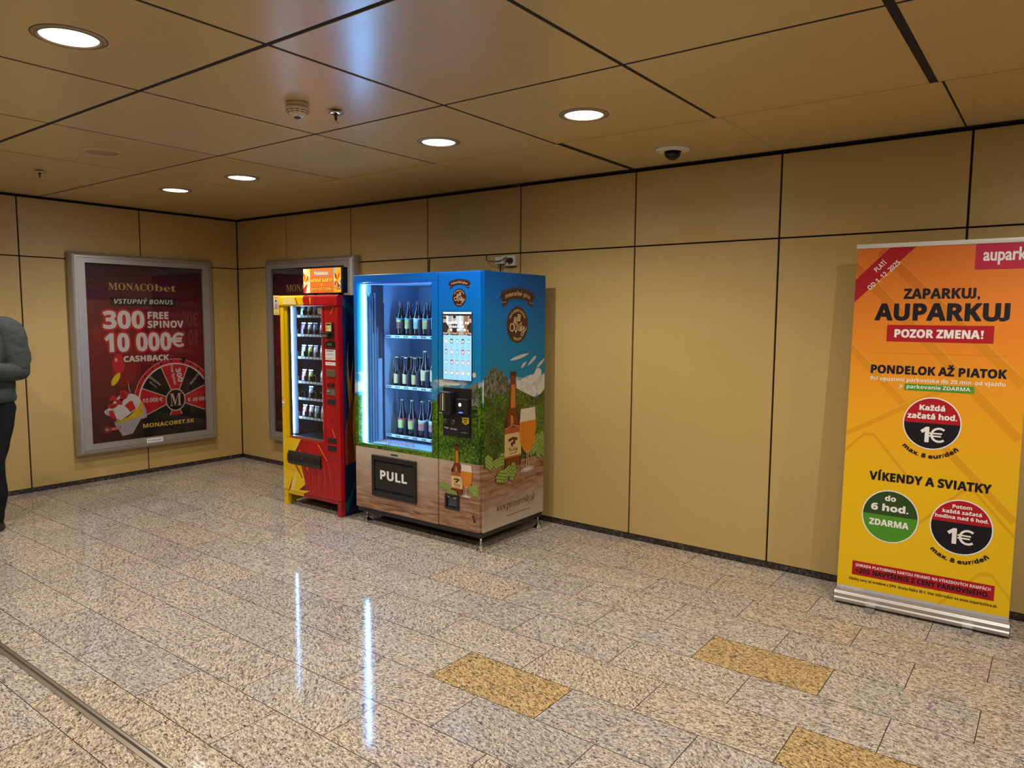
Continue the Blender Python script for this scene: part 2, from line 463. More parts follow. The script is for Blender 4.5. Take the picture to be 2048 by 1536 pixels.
# ------------------------------------------------------------------ lamps of the hall (their light belongs to each lamp)
BEAM = bpy.data.lights.new('downlight_beam', 'POINT'); BEAM.energy = LAMP_W; BEAM.color = LAMP_COL; BEAM.shadow_soft_size = 0.012
BEAM.use_nodes = True                                  # photometric curve of the reflector: strength against angle from straight down
_nt = BEAM.node_tree; _em = _nt.nodes['Emission']
_z = sepz(_nt, _nt.nodes.new('ShaderNodeTexCoord').outputs['Normal'])[2]
_cv = ramp(_nt, [(max(0.0, c), (v, v, v)) for c, v in ((0.0, 0.0), (0.17, 0.03), (0.34, 0.14), (0.50, 0.45), (0.62, 0.80), (0.72, 0.92), (0.85, 0.80), (1.0, 0.62))], math_n(_nt, 'MULTIPLY', _z, -1.0))
_nt.links.new(_cv.outputs[0], _em.inputs['Strength'])
def make_lamp(loc, label):
    t = thing('ceiling_downlight', label, 'ceiling light', loc, 0, 'round recessed ceiling downlights')
    b = MB(); b.lathe([(0.100, -0.001), (0.104, -0.007), (0.118, -0.006), (0.127, 0.0)], (0, 0, 0), M_LAMPTRIM, 40, cap=False); b.lathe([(0.1265, -0.0012), (0.1295, -0.0012), (0.1295, 0.0)], (0, 0, 0), M_JOINT, 40, cap=False); b.lathe([(0.1120, -0.0072), (0.1135, -0.0072)], (0, 0, 0), M_JOINT, 40, cap=False); b.build('trim_ring', t)
    b = MB(); b.lathe([(0.0001, -0.002), (0.098, -0.002), (0.100, 0.0)], (0, 0, 0), M_LAMP, 40, cap=False); b.build('diffuser', t)
    o = bpy.data.objects.new('downlight_beam', BEAM); COL.objects.link(o); o.parent = t; o.location = (0, 0, -0.02)
    return t
M_LAMPTRIM = mat('lamp_trim', (0.34, 0.25, 0.14), 0.4)
ZC = 2.690
LAMPS = [((4.398, -3.489), 'large bright round downlight at upper left, nearest one overhead'),
         ((4.393, -1.430), 'lit round downlight above the floor in front of the blue machine, left of its pair'),
         ((5.419, -1.433), 'lit round downlight left of the dome camera, right of its pair'),
         ((2.367, -1.453), 'small far round downlight in the left corner, right of its pair'),
         ((1.388, -1.453), 'small far round downlight nearest the left wall corner'),
         ((1.388, -3.489), 'round downlight over the person, left of the picture edge'),
         ((2.367, -3.489), 'round downlight between the person and the nearest lamp, outside the picture'),
         ((5.419, -3.489), 'round downlight just above the picture edge'),
         ((7.430, -1.433), 'round downlight above the roll-up banner, right of the picture edge'),
         ((8.440, -1.433), 'round downlight far right beyond the banner'),
         ((7.430, -3.489), 'round downlight overhead near the viewer, left of its pair'),
         ((8.440, -3.489), 'round downlight overhead near the viewer, right of its pair'),
         ((4.398, -5.55), 'round downlight behind the viewer on the left side'),
         ((5.419, -5.55), 'round downlight behind the viewer in the middle'),
         ((7.430, -5.55), 'round downlight behind the viewer on the right side')]
for (x, y), lb in LAMPS: make_lamp((x, y, ZC), lb)

# ------------------------------------------------------------------ setting
b = MB(); b.box(-0.05, 11.0, -7.5, 0.06, -0.06, -0.0015, M_GROUT)
TL, TR_ = 0.585, 0.3038
GOLD = [(5.576, -2.283), (6.42, -1.388), (6.862, -1.911)]; WARM = [(5.80, -2.05), (6.25, -2.02), (4.368, -3.579), (4.75, -3.464), (4.9, -3.8), (6.1, -0.6), (4.75, -1.27), (6.5, -0.8)]
rg_ = random.Random(21)
for r in range(25):
    y1 = 0.0 - r * TR_; y0 = max(y1 - TR_, -7.5)
    off = 5.837 if r % 2 else 5.543
    k = math.ceil((off + 0.05) / TL)
    for i in range(-k, 12):
        x0, x1 = off + i * TL, off + (i + 1) * TL
        x0, x1 = max(x0, -0.02), min(x1, 11.0)
        if x1 - x0 < 0.02: continue
        kd = rg_.random() * 0.80; rn = rg_.random()
        if any(x0 < gx_ < x1 and y0 < gy_ < y1 for gx_, gy_ in WARM): kd = 0.84
        if any(x0 < gx_ < x1 and y0 < gy_ < y1 for gx_, gy_ in GOLD): kd = 1.0
        g_ = 0.0019
        b.face([(x0 + g_, y0 + g_, 0), (x1 - g_, y0 + g_, 0), (x1 - g_, y1 - g_, 0), (x0 + g_, y1 - g_, 0)], M_FLOOR, [(rn, kd)] * 4)
struct(b, 'floor')

def wall_panels(b, edges, fixed, zsplit=((0.044, 2.145), (2.155, 2.672)), g=0.006):
    for i in range(len(edges) - 1):
        a0, a1 = edges[i] + g, edges[i + 1] - g
        for z0, z1 in zsplit:
            if fixed == 'y': b.box(a0, a1, 0.0, 0.018, z0, z1, M_WALL, 0.0015, 1)
            else: b.box(-0.018, 0.0, a0, a1, z0, z1, M_WALL, 0.0015, 1)
bx = [0.0] + [0.897 + 1.02 * k for k in range(10)] + [11.0]
b = MB(); wall_panels(b, bx, 'y'); b.box(-0.05, 11.0, 0.018, 0.06, 0.0, 2.74, M_GAP); struct(b, 'wall_back')
ly = [-7.5, -6.476, -5.398, -4.320, -3.242, -2.164, -1.086, -0.003]
b = MB(); wall_panels(b, ly, 'x'); b.box(-0.06, -0.018, -7.5, 0.06, 0.0, 2.74, M_GAP); struct(b, 'wall_left')
b = MB(); b.box(0.0, 11.0, 0.004, 0.016, 0.0, 0.040, M_SKIRT); struct(b, 'baseboard_back')
b = MB(); b.box(-0.016, -0.004, -7.5, 0.0, 0.0, 0.040, M_SKIRT); struct(b, 'baseboard_left')

b = MB()
gx = [0.035] + [0.92 + 1.005 * k for k in range(11)]
gy = [-0.035, -0.973, -1.985, -2.998, -4.01, -5.02, -6.03, -7.5]
hg = [0.0, 0.005, 0.0095, 0.012, 0.009, 0.009, 0.009, 0.0]
for j in range(7):
    for i in range(len(gx) - 1):
        g = 0.010 if j else 0.005
        x0, x1 = gx[i] + g, gx[i + 1] - g
        if j == 0:                                   # wall strip: seams of uneven width
            if i == 5: x0 = gx[i] + 0.042; x1 = gx[i + 1] + 0.032
            if i == 6: x0 = gx[i] + 0.034; x1 = gx[i + 1] + 0.030
            if i == 7: x0 = gx[i] + 0.040
        else:
            if i == 6: x1 = gx[i + 1] - 0.016
            if i == 7: x0 = gx[i] + 0.018
        if i == 0: x0 = 0.035
        b.box(x0, x1, gy[j + 1] + hg[j + 1], gy[j] - hg[j], ZC, ZC + 0.006, M_CEIL, 0.0012, 1)
b.box(-0.05, 11.0, -7.5, 0.06, ZC + 0.003, ZC + 0.06, M_GAP)
struct(b, 'ceiling')

b = MB()
b.box(-0.02, 11.0, -3.541, -3.497, 0.0, 0.0012, M_STRIPM)
b.box(-0.02, 11.0, -3.522, -3.512, 0.0012, 0.0022, M_JOINT)
b.box(-0.02, 11.0, -3.5415, -3.5385, 0.0012, 0.0030, M_STRIPM); b.box(-0.02, 11.0, -3.4995, -3.4965, 0.0012, 0.0030, M_STRIPM)
struct(b, 'trim_1')

# ------------------------------------------------------------------ ceiling fittings
t = thing('smoke_detector', 'cream smoke detector on the ceiling left of the sprinkler head', 'smoke detector', (4.378, -2.44, ZC))
b = MB(); b.lathe([(0.0001, 0.0), (0.054, 0.0), (0.056, -0.010), (0.054, -0.020)], (0, 0, 0), M_CREAMP, 32, cap=False); b.build('mounting_base', t)
b = MB(); b.lathe([(0.052, -0.020), (0.060, -0.024), (0.060, -0.031), (0.050, -0.044), (0.034, -0.060), (0.018, -0.068), (0.0001, -0.069)], (0, 0, 0), M_CREAMP, 32, cap=False)
for k in range(12):
    for zz, rr in ((-0.041, 0.0531), (-0.049, 0.0455)):
        a = k * pi / 6 + 0.2
        pts = [(rr * cos(a + d) * 1.01, rr * sin(a + d) * 1.01, zz) for d in (0, 0.1, 0.2, 0.3, 0.38)]
        b.tube(pts, 0.0016, M_BLACKM, 4)
b.build('sensor_cover', t)
b = MB(); b.sphere((0, 0, -0.066), 0.017, M_DGREY, (1, 1, 0.75)); b.build('lens', t)

def sprinkler(loc, label):
    t = thing('sprinkler_head', label, 'sprinkler', loc, 0.4, 'ceiling sprinkler heads')
    b = MB(); b.lathe([(0.011, 0.0), (0.011, -0.012), (0.036, -0.013), (0.038, -0.015), (0.030, -0.019), (0.0001, -0.019)], (0, 0, 0), M_CHROME, 28, cap=False); b.build('escutcheon', t)
    b = MB(); b.cyl((0, 0, -0.030), 0.009, 0.012, M_DGREY)
    for sg in (-1, 1): b.tube([(0, sg * 0.008, -0.030), (0, sg * 0.010, -0.040), (0, sg * 0.007, -0.050), (0, 0.0, -0.056)], 0.0026, M_DGREY, 6)
    b.build('yoke', t)
    b = MB(); b.cyl((0, 0, -0.055), 0.0025, 0.026, mat('red_bulb', (0.25, 0.02, 0.02), 0.1), seg=10); b.build('bulb', t)
    b = MB(); b.lathe([(0.0001, -0.056), (0.014, -0.057), (0.015, -0.059), (0.0001, -0.059)], (0, 0, 0), M_CHROME, 20, cap=False); b.build('deflector', t)
    return t
s1 = sprinkler((4.433, -2.245, ZC), 'sprinkler head hanging right beside the smoke detector')
dup(s1, (1.395, -2.488, ZC), 0.9, 'sprinkler head near the left wall, below the ceiling speaker')

t = thing('ceiling_speaker', 'flat round tan ceiling speaker grille near the left wall', 'speaker', (2.398, -2.485, ZC))
b = MB(); b.lathe([(0.092, -0.001), (0.096, -0.006), (0.118, -0.005), (0.125, 0.0)], (0, 0, 0), M_CEIL, 36, cap=False); b.build('rim', t)
b = MB(); b.lathe([(0.0001, -0.003), (0.09, -0.003), (0.093, 0.0)], (0, 0, 0), mat('speaker_grille', (0.36, 0.26, 0.13), 0.6, scale=400, var=0.3), 36, cap=False); b.build('grille', t)

t = thing('dome_camera', 'white dome security camera on the ceiling near the right wall', 'security camera', (5.451, -0.425, ZC))
b = MB(); b.lathe([(0.053, -0.012), (0.09, -0.010), (0.106, -0.005), (0.110, 0.0)], (0, 0, 0), M_WHITEP, 40, cap=False)
b.lathe([(0.110, -0.0005), (0.113, -0.0005), (0.113, 0)], (0, 0, 0), M_BLACKM, 40, cap=False)
b.box(-0.085, -0.064, -0.050, -0.046, -0.0115, -0.0095, M_DGREY); b.cyl((0.0, 0.07, -0.0125), 0.004, 0.003, M_DGREY, seg=10)
b.build('mounting_plate', t)
b = MB(); b.sphere((0, 0, -0.018), 0.034, M_BLACK); b.cyl((0.0, -0.036, -0.04), 0.014, 0.03, M_BLACK, 'y'); b.build('camera_ball', t)
b = MB(); b.lathe([(0.053, -0.010)] + [(0.052 * cos(a), -0.014 - 0.05 * sin(a)) for a in [i * pi / 20 for i in range(10)]] + [(0.0001, -0.064)], (0, 0, 0), M_DOME, 32, cap=False); b.build('dome_cover', t)

# ------------------------------------------------------------------ illuminated-poster frames with posters
def vgrad(name, stops, rough=0.5, key='UV', noise_amt=0.0, comp=1, spec=0.5):
    """printed colour that runs along one direction of the sheet"""
    m, nt, bs = newmat(name)
    co = uvco(nt) if key == 'UV' else objco(nt)
    z = sepz(nt, co)[comp]
    lo, hi = stops[0][0], stops[-1][0]
    f = math_n(nt, 'DIVIDE', math_n(nt, 'SUBTRACT', z, lo), hi - lo)
    if noise_amt: f = math_n(nt, 'ADD', f, math_n(nt, 'MULTIPLY', math_n(nt, 'SUBTRACT', noise(nt, co, 3.0, 3).outputs[0], 0.5), noise_amt))
    nt.links.new(ramp(nt, [((p - lo) / (hi - lo), c) for p, c in stops], f).outputs[0], bs.inputs['Base Color'])
    bs.inputs['Roughness'].default_value = rough; bs.inputs['Specular IOR Level'].default_value = spec
    return m
P_RED = vgrad('poster_red', [(0.39, (0.040, 0.004, 0.010)), (0.75, (0.09, 0.004, 0.012)), (1.25, (0.17, 0.004, 0.014)), (1.70, (0.11, 0.003, 0.014)), (2.12, (0.032, 0.002, 0.013))], 0.5, noise_amt=0.12)
P_RED2 = mat('poster_bright_red', (0.50, 0.008, 0.02), 0.5)
P_RED3 = mat('poster_deep_red', (0.22, 0.004, 0.012), 0.5)
P_LINE = mat('poster_dark_line', (0.07, 0.003, 0.012), 0.5)
P_WHITE = mat('poster_white', (0.62, 0.58, 0.55), 0.5)
P_GREY = mat('poster_grey', (0.42, 0.36, 0.40), 0.5)
P_GOLD = mat('poster_gold', (0.50, 0.33, 0.10), 0.5)
P_GOLD2 = mat('poster_bright_gold', (0.75, 0.47, 0.08), 0.5)
P_CREAM = mat('poster_cream', (0.52, 0.42, 0.30), 0.5)
P_YEL = mat('poster_yellow', (0.62, 0.42, 0.01), 0.5, var=0.35, scale=40)
P_BLACK = mat('poster_black', (0.008, 0.006, 0.007), 0.5)

def casino_poster(p, dv=0.0):
    p.rect(0, 1.173, 0.385, 2.125, P_RED, 0)
    for q in ([(0.0, 1.78), (0.25, 1.86), (0.6, 1.98), (1.17, 2.04)], [(0, 1.62), (0.07, 1.56), (0.14, 1.59), (0.4, 1.60)], [(0, 1.20), (0.3, 1.26), (0.6, 1.18)], [(0.2, 2.06), (0.5, 1.99), (1.17, 1.98)], [(0, 0.95), (0.2, 1.0), (0.42, 0.93)]):
        p.stroke(q, 0.006, P_LINE, 1)
    p.ell(0.09, 1.44, 0.05, 0.075, P_RED3, 1)
    p.text('MONACO', 0.219, 0.662, 1.873 + dv, 1.943 + dv, P_GOLD, 2, 'serif', ref=0.70)
    p.text('bet', 0.670, 0.894, 1.873 + dv, 1.943 + dv, P_GOLD, 2, 'serif', ref=0.70)
    p.rect(0.228, 0.893, 1.720, 1.805, P_BLACK, 2)
    p.text('VSTUPNÝ BONUS', 0.268, 0.862, 1.740, 1.786, P_WHITE, 3, 'ital')
    p.text('300', 0.161, 0.551, 1.500, 1.664, P_WHITE, 5, 'bold', fat=0.010, outline=P_RED2, ow=0.024)
    p.text('FREE', 0.591, 0.803, 1.592, 1.660, P_WHITE, 5, 'bold', fat=0.004, outline=P_RED3, ow=0.012)
    p.text('SPINOV', 0.587, 0.961, 1.502, 1.570, P_WHITE, 5, 'bold', fat=0.004, outline=P_RED3, ow=0.012)
    p.text('10 000', 0.168, 0.820, 1.273, 1.445, P_WHITE, 5, 'bold', fat=0.010, outline=P_RED2, ow=0.024)
    p.euro(0.912, 1.300, 1.445, P_RED2, 4, 0.016); p.euro(0.912, 1.300, 1.445, P_WHITE, 5, 0.004)
    p.ell(0.285, 1.149, 0.060, 0.100, P_RED2, 1); p.ell(0.335, 1.06, 0.115, 0.13, P_RED3, 1)
    p.ell(0.285, 1.145, 0.060, 0.100, P_RED2, 2); p.ell(0.262, 1.188, 0.012, 0.02, mat('balloon_glint', (0.8, 0.35, 0.33)), 3)
    p.ell(0.435, 1.115, 0.045, 0.06, P_RED3, 2)
    p.text('CASHBACK', 0.336, 0.791, 1.166, 1.221, P_WHITE, 8, 'bold', fat=0.004, outline=P_RED3, ow=0.012)
    cx, cy = 0.850, 0.745
    p.ring(cx, cy, 0.385, 0.045, P_RED2, 4); p.ring(cx, cy, 0.428, 0.005, P_CREAM, 5); p.ring(cx, cy, 0.374, 0.014, P_WHITE, 5)
    for k in range(24):
        a = radians(15 * k + 5); p.ell(cx + 0.408 * cos(a), cy + 0.408 * sin(a), 0.010, 0.012, P_BLACK, 5, n=12)
    for k in range(8):
        a0 = 22.5 + 45 * k
        P = [(cx, cy)] + [(cx + 0.376 * cos(radians(a0 + 45 * j / 10)), cy + 0.376 * sin(radians(a0 + 45 * j / 10))) for j in range(11)]
        p.poly(P, P_BLACK if k % 2 == 0 else P_RED2, 4)
        a = radians(a0); p.stroke([(cx + 0.1 * cos(a), cy + 0.1 * sin(a)), (cx + 0.38 * cos(a), cy + 0.38 * sin(a))], 0.010, P_CREAM, 5)
    p.ell(cx, cy, 0.108, 0.118, P_CREAM, 6); p.ell(cx, cy, 0.096, 0.106, P_BLACK, 7)
    p.text('M', cx - 0.062, cx + 0.062, cy - 0.062, cy + 0.068, P_CREAM, 8, 'serif')
    p.text('300', 0.80, 0.945, 1.00, 1.052, P_WHITE, 6, 'bold', rot=radians(-80), fat=0.003)
    p.text('Free Spinov', 0.715, 0.925, 1.004, 1.034, P_WHITE, 6, 'bold', rot=radians(-80))
    p.text('10.000', 0.505, 0.665, 0.742, 0.785, P_WHITE, 6, 'bold'); p.euro(0.700, 0.742, 0.785, P_WHITE, 6)
    p.text('10.000', 1.035, 1.195, 0.752, 0.712, P_WHITE, 6, 'bold', rot=0); p.euro(1.004, 0.712, 0.752, P_WHITE, 6)
    p.text('MONACObet', 0.545, 0.705, 0.953, 0.978, P_CREAM, 6, 'serif', rot=radians(-38)); p.text('Casino', 0.565, 0.665, 0.915, 0.935, P_CREAM, 6, 'script', rot=radians(-38))
    p.text('MONACObet', 1.005, 1.165, 0.955, 0.980, P_CREAM, 6, 'serif', rot=radians(50)); p.text('Casino', 1.00, 1.10, 0.930, 0.950, P_CREAM, 6, 'script', rot=radians(50))
    p.poly([(0.931, 1.187), (0.987, 1.185), (0.96, 1.14), (0.941, 1.112), (0.934, 1.141)], P_BLACK, 7)
    p.poly([(0.43, 0.57), (0.549, 0.589), (1.18, 0.587), (1.18, 0.385), (0.30, 0.385), (0.401, 0.439)], P_BLACK, 9)
    p.text('MONACOBET.SK', 0.499, 1.045, 0.486, 0.526, P_GOLD2, 10, 'bold', fat=0.0015)
    L = 11
    p.poly([(0.222, 0.59), (0.224, 0.547), (0.252, 0.508), (0.294, 0.429), (0.394, 0.444), (0.481, 0.584), (0.541, 0.59), (0.536, 0.667), (0.511, 0.733), (0.483, 0.712), (0.441, 0.652), (0.362, 0.598), (0.254, 0.563)], P_GREY, L)
    p.poly([(0.233, 0.6), (0.285, 0.586), (0.363, 0.621), (0.431, 0.677), (0.445, 0.739), (0.438, 0.763), (0.47, 0.776), (0.504, 0.757), (0.507, 0.725), (0.489, 0.679), (0.516, 0.653), (0.487, 0.624), (0.439, 0.597), (0.361, 0.582), (0.254, 0.559)], P_YEL, L + 1)
    p.poly([(0.127, 0.692), (0.172, 0.722), (0.253, 0.811), (0.289, 0.847), (0.403, 0.845), (0.456, 0.817), (0.485, 0.775), (0.475, 0.728), (0.435, 0.685), (0.363, 0.637), (0.285, 0.586), (0.226, 0.612), (0.14, 0.66)], P_WHITE, L + 2)
    p.poly([(0.14, 0.66), (0.226, 0.612), (0.235, 0.69), (0.15, 0.705)], P_GREY, L + 3)
    for q in ([(0.171, 0.688), (0.208, 0.699), (0.214, 0.675), (0.241, 0.611), (0.211, 0.606), (0.176, 0.641)], [(0.321, 0.727), (0.369, 0.77), (0.4, 0.775), (0.431, 0.693), (0.38, 0.659), (0.343, 0.709)],
              [(0.158, 0.743), (0.181, 0.763), (0.27, 0.763), (0.246, 0.726), (0.201, 0.708), (0.172, 0.722)], [(0.172, 0.795), (0.207, 0.842), (0.254, 0.826), (0.242, 0.797), (0.271, 0.775), (0.212, 0.788)],
              [(0.279, 0.793), (0.282, 0.878), (0.328, 0.886), (0.376, 0.859), (0.347, 0.803), (0.293, 0.776)], [(0.24, 0.80), (0.31, 0.80), (0.30, 0.74), (0.25, 0.75)]):
        p.poly(q, P_RED2, L + 4)
    p.poly([(0.182, 0.735), (0.24, 0.745), (0.235, 0.725), (0.20, 0.718)], P_RED3, L + 5); p.poly([(0.295, 0.80), (0.30, 0.86), (0.325, 0.865), (0.335, 0.81)], P_RED3, L + 5)
    p.stroke([(0.368, 0.955), (0.372, 0.90), (0.385, 0.86)], 0.006, P_CREAM, L); p.ell(0.366, 0.962, 0.014, 0.017, P_RED2, L + 1)
    p.ell(0.251, 1.0, 0.030, 0.072, P_YEL, 9, rot=radians(-33)); p.ell(0.256, 1.004, 0.020, 0.055, mat('coin_face', (0.72, 0.52, 0.02)), 10, rot=radians(-33))
    p.poly([(0.182, 0.528), (0.283, 0.532), (0.274, 0.498), (0.184, 0.493)], P_RED2, L); p.stroke([(0.19, 0.516), (0.27, 0.521)], 0.004, P_WHITE, L + 1); p.stroke([(0.19, 0.504), (0.268, 0.508)], 0.004, P_WHITE, L + 1)
    p.ell(0.151, 0.510, 0.036, 0.038, P_RED2, L); p.ell(0.151, 0.510, 0.032, 0.034, P_RED3, L + 1); p.text('18+', 0.130, 0.172, 0.496, 0.524, P_WHITE, L + 2, 'bold')

def poster_frame(loc, rz, label, dv=0.0):
    t = thing('poster_display_frame', label, 'poster frame', loc, rz)
    Z0 = 0.281
    # outer shell: quarter-round profile swept round the rectangle (outer at wall, rising to the face)
    prof = [(0.0, 0.0), (0.0, 0.045)] + [(0.047 * (1 - cos(q * pi / 20)), 0.045 + 0.055 * sin(q * pi / 20)) for q in range(1, 11)]
    ox0, ox1, oz0, oz1 = -0.125, 1.300, 0.281, 2.218
    b = MB(); rings = []
    for o, h in prof + [(0.047, 0.094)]:
        rings.append([(ox0 + o, -h, oz0 + o - Z0), (ox1 - o, -h, oz0 + o - Z0), (ox1 - o, -h, oz1 - o - Z0), (ox0 + o, -h, oz1 - o - Z0)])
    for i in range(len(rings) - 1):
        for k in range(4): b.face([rings[i][k], rings[i][(k + 1) % 4], rings[i + 1][(k + 1) % 4], rings[i + 1][k]], M_FRAME)
    b.box(ox0 + 0.002, ox1 - 0.002, -0.035, -0.001, oz0 + 0.002 - Z0, oz1 - 0.002 - Z0, M_FRAME)
    b.build('outer_frame', t)
    ix0, ix1, iz0, iz1 = ox0 + 0.050, ox1 - 0.050, oz0 + 0.050 - Z0, oz1 - 0.050 - Z0
    b = MB(); A, B_, C_, D_ = 0.0, 1.173, 0.390 - Z0, 2.120 - Z0
    for q in (((ix0, iz0), (ix1, iz0), (B_, C_), (A, C_)), ((ix1, iz0), (ix1, iz1), (B_, D_), (B_, C_)), ((ix1, iz1), (ix0, iz1), (A, D_), (B_, D_)), ((ix0, iz1), (ix0, iz0), (A, C_), (A, D_))):
        V = [(x, -0.097, z) for x, z in q] + [(x, -0.078, z) for x, z in q]
        b.mesh(V, [(0, 1, 2, 3), (4, 5, 6, 7), (0, 1, 5, 4), (1, 2, 6, 5), (2, 3, 7, 6), (3, 0, 4, 7)], M_FRAME)
    b.build('door_frame', t)
    b = MB(); p = Print((0, 1.173, 0.390, 2.120)); casino_poster(p, dv); p.onto(b, front(0, -0.062, Z0), 0.0003)
    b.box(-0.02, 1.193, -0.0615, -0.050, 0.37 - Z0, 2.14 - Z0, M_BLACKM); b.build('poster_sheet', t)
    b = MB(); b.box(0.0005, 1.1725, -0.081, -0.0785, C_, D_, M_POSTERPANE); b.build('cover_pane', t)
    return t
t = poster_frame((0.0, -1.660, 0.281), pi / 2, 'silver framed red casino poster on the left wall, whole and unobstructed')
b = MB(); p = Print(); p.rect(0.515, 0.682, 0.330, 0.378, M_PAPER, 0)
p.text('big', 0.527, 0.572, 0.346, 0.364, mat('sticker_green', (0.35, 0.5, 0.03)), 1, 'bold'); p.text('media', 0.575, 0.668, 0.346, 0.364, mat('sticker_blue', (0.02, 0.15, 0.5)), 1, 'ital'); p.onto(b, front(0, -0.0972, 0.281))
o = b.build('owner_sticker', t); o['label'] = 'small white sticker with green and blue lettering'
poster_frame((0.752, 0.0, 0.281), 0.0, 'silver framed dark poster on the back wall, mostly hidden behind the red machine', 0.012)

# ------------------------------------------------------------------ printed wrap of the blue machine
def wrap_mat(name, side):
    m, nt, bs = newmat(name)
    co = objco(nt); sp = sepz(nt, co); z = sp[2]
    f = math_n(nt, 'DIVIDE', math_n(nt, 'SUBTRACT', z, 0.95), 1.0)
    sky = ramp(nt, [(0.0, (0.06, 0.28, 0.45)), (0.30, (0.006, 0.21, 0.44)), (0.62, (0.002, 0.19, 0.58)), (0.85, (0.0, 0.165, 0.66)), (1.0, (0.0, 0.135, 0.60))] if not side else [(0.0, (0.05, 0.26, 0.40)), (0.30, (0.004, 0.19, 0.36)), (0.62, (0.0, 0.15, 0.40)), (0.85, (0.0, 0.115, 0.42)), (1.0, (0.0, 0.09, 0.38))], f).outputs[0]  # side sky darker: weaker light on that face is put into the colour
    cl = noise(nt, mapping(nt, co, (2.6, 2.6, 6.5), loc=(0.37, 0.2, 0.35)), 1.5, 5, 0.6)
    band = math_n(nt, 'MULTIPLY', math_n(nt, 'SMOOTH_MIN', math_n(nt, 'MULTIPLY', math_n(nt, 'SUBTRACT', z, 0.95), 9.0), math_n(nt, 'MULTIPLY', math_n(nt, 'SUBTRACT', 1.33, z), 7.0), 0.3), 0.25)
    band = math_n(nt, 'MINIMUM', math_n(nt, 'MAXIMUM', band, 0.0), 0.26)
    cf = ramp(nt, [(0.60 if side else 0.70, (0, 0, 0)), (0.74 if side else 0.80, (1, 1, 1))], math_n(nt, 'ADD', math_n(nt, 'MULTIPLY', cl.outputs[0], math_n(nt, 'MULTIPLY', band, 3.8)), band)).outputs[0]
    sepc = nt.nodes.new('ShaderNodeSeparateColor'); nt.links.new(cf, sepc.inputs[0])
    col = mixc(nt, math_n(nt, 'MULTIPLY', sepc.outputs[0], 0.75), sky, (0.62, 0.60, 0.58))
    # forest
    tr = noise(nt, co, 55, 4, 0.65); tb = noise(nt, co, 6, 3, 0.6)
    fo = ramp(nt, [(0.32, (0.008, 0.022, 0.004)), (0.47, (0.036, 0.090, 0.007)), (0.60, (0.12, 0.23, 0.010)), (0.75, (0.27, 0.40, 0.02))], math_n(nt, 'MULTIPLY_ADD', math_n(nt, 'SUBTRACT', tb.outputs[0], 0.5), 0.5, tr.outputs[0])).outputs[0]
    hz = math_n(nt, 'MULTIPLY_ADD', math_n(nt, 'SUBTRACT', noise(nt, mapping(nt, co, (1, 1, 0.0)), 3.4, 4).outputs[0], 0.5), 0.22, 1.03)
    hz = math_n(nt, 'MULTIPLY_ADD', math_n(nt, 'SUBTRACT', noise(nt, mapping(nt, co, (1, 1, 0)), 60, 2).outputs[0], 0.5), 0.03, hz)
    if not side: hz = math_n(nt, 'MULTIPLY_ADD', math_n(nt, 'MAXIMUM', math_n(nt, 'SUBTRACT', sp[0], 1.12), 0.0), 0.9, hz)
    col = mixc(nt, math_n(nt, 'LESS_THAN', z, hz), col, fo)
    # plank table top
    wg = noise(nt, mapping(nt, co, (1.0, 1.2, 9.0), rot=(0, 0.25, 0)), 5.0, 5, 0.6, 0.8)
    wd = ramp(nt, [(0.30, (0.145, 0.062, 0.028)), (0.45, (0.26, 0.125, 0.065)), (0.58, (0.36, 0.20, 0.115)), (0.72, (0.45, 0.29, 0.19))], wg.outputs[0]).outputs[0]
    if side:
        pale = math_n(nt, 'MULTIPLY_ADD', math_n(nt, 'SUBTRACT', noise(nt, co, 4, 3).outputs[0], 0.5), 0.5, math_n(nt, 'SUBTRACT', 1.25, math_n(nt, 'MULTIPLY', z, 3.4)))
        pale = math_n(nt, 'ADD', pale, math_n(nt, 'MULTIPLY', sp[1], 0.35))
    else:
        pale = math_n(nt, 'MULTIPLY_ADD', math_n(nt, 'SUBTRACT', noise(nt, co, 4, 3).outputs[0], 0.5), 0.7, math_n(nt, 'MULTIPLY', math_n(nt, 'SUBTRACT', z, 0.18), 2.0))
        pale = math_n(nt, 'SUBTRACT', pale, math_n(nt, 'MULTIPLY', math_n(nt, 'MAXIMUM', math_n(nt, 'SUBTRACT', sp[0], 0.75), 0.0), 1.3))
    pale = math_n(nt, 'MINIMUM', math_n(nt, 'MAXIMUM', pale, 0.0), 0.85)
    wd = mixc(nt, pale, wd, (0.54, 0.42, 0.33) if not side else (0.50, 0.44, 0.37))
    col = mixc(nt, math_n(nt, 'LESS_THAN', z, 0.615), col, wd)
    nt.links.new(col, bs.inputs['Base Color'])
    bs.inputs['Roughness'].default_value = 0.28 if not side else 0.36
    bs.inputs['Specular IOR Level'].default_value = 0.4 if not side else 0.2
    return m
M_WRAPF = wrap_mat('landscape_wrap_front', False)
M_WRAPS = wrap_mat('landscape_wrap_side', True)
def rockmat():
    m, nt, bs = newmat('printed_rock'); co = uvco(nt)
    n = noise(nt, mapping(nt, co, (1.3, 0.8, 1), rot=(0, 0, 0.5)), 26, 6, 0.75, 0.8)
    bs.inputs['Specular IOR Level'].default_value = 0.2
    nt.links.new(ramp(nt, [(0.36, (0.018, 0.026, 0.012)), (0.46, (0.075, 0.085, 0.045)), (0.55, (0.17, 0.155, 0.12)), (0.68, (0.38, 0.35, 0.30))], n.outputs[0]).outputs[0], bs.inputs['Base Color'])
    bs.inputs['Roughness'].default_value = 0.3
    return m
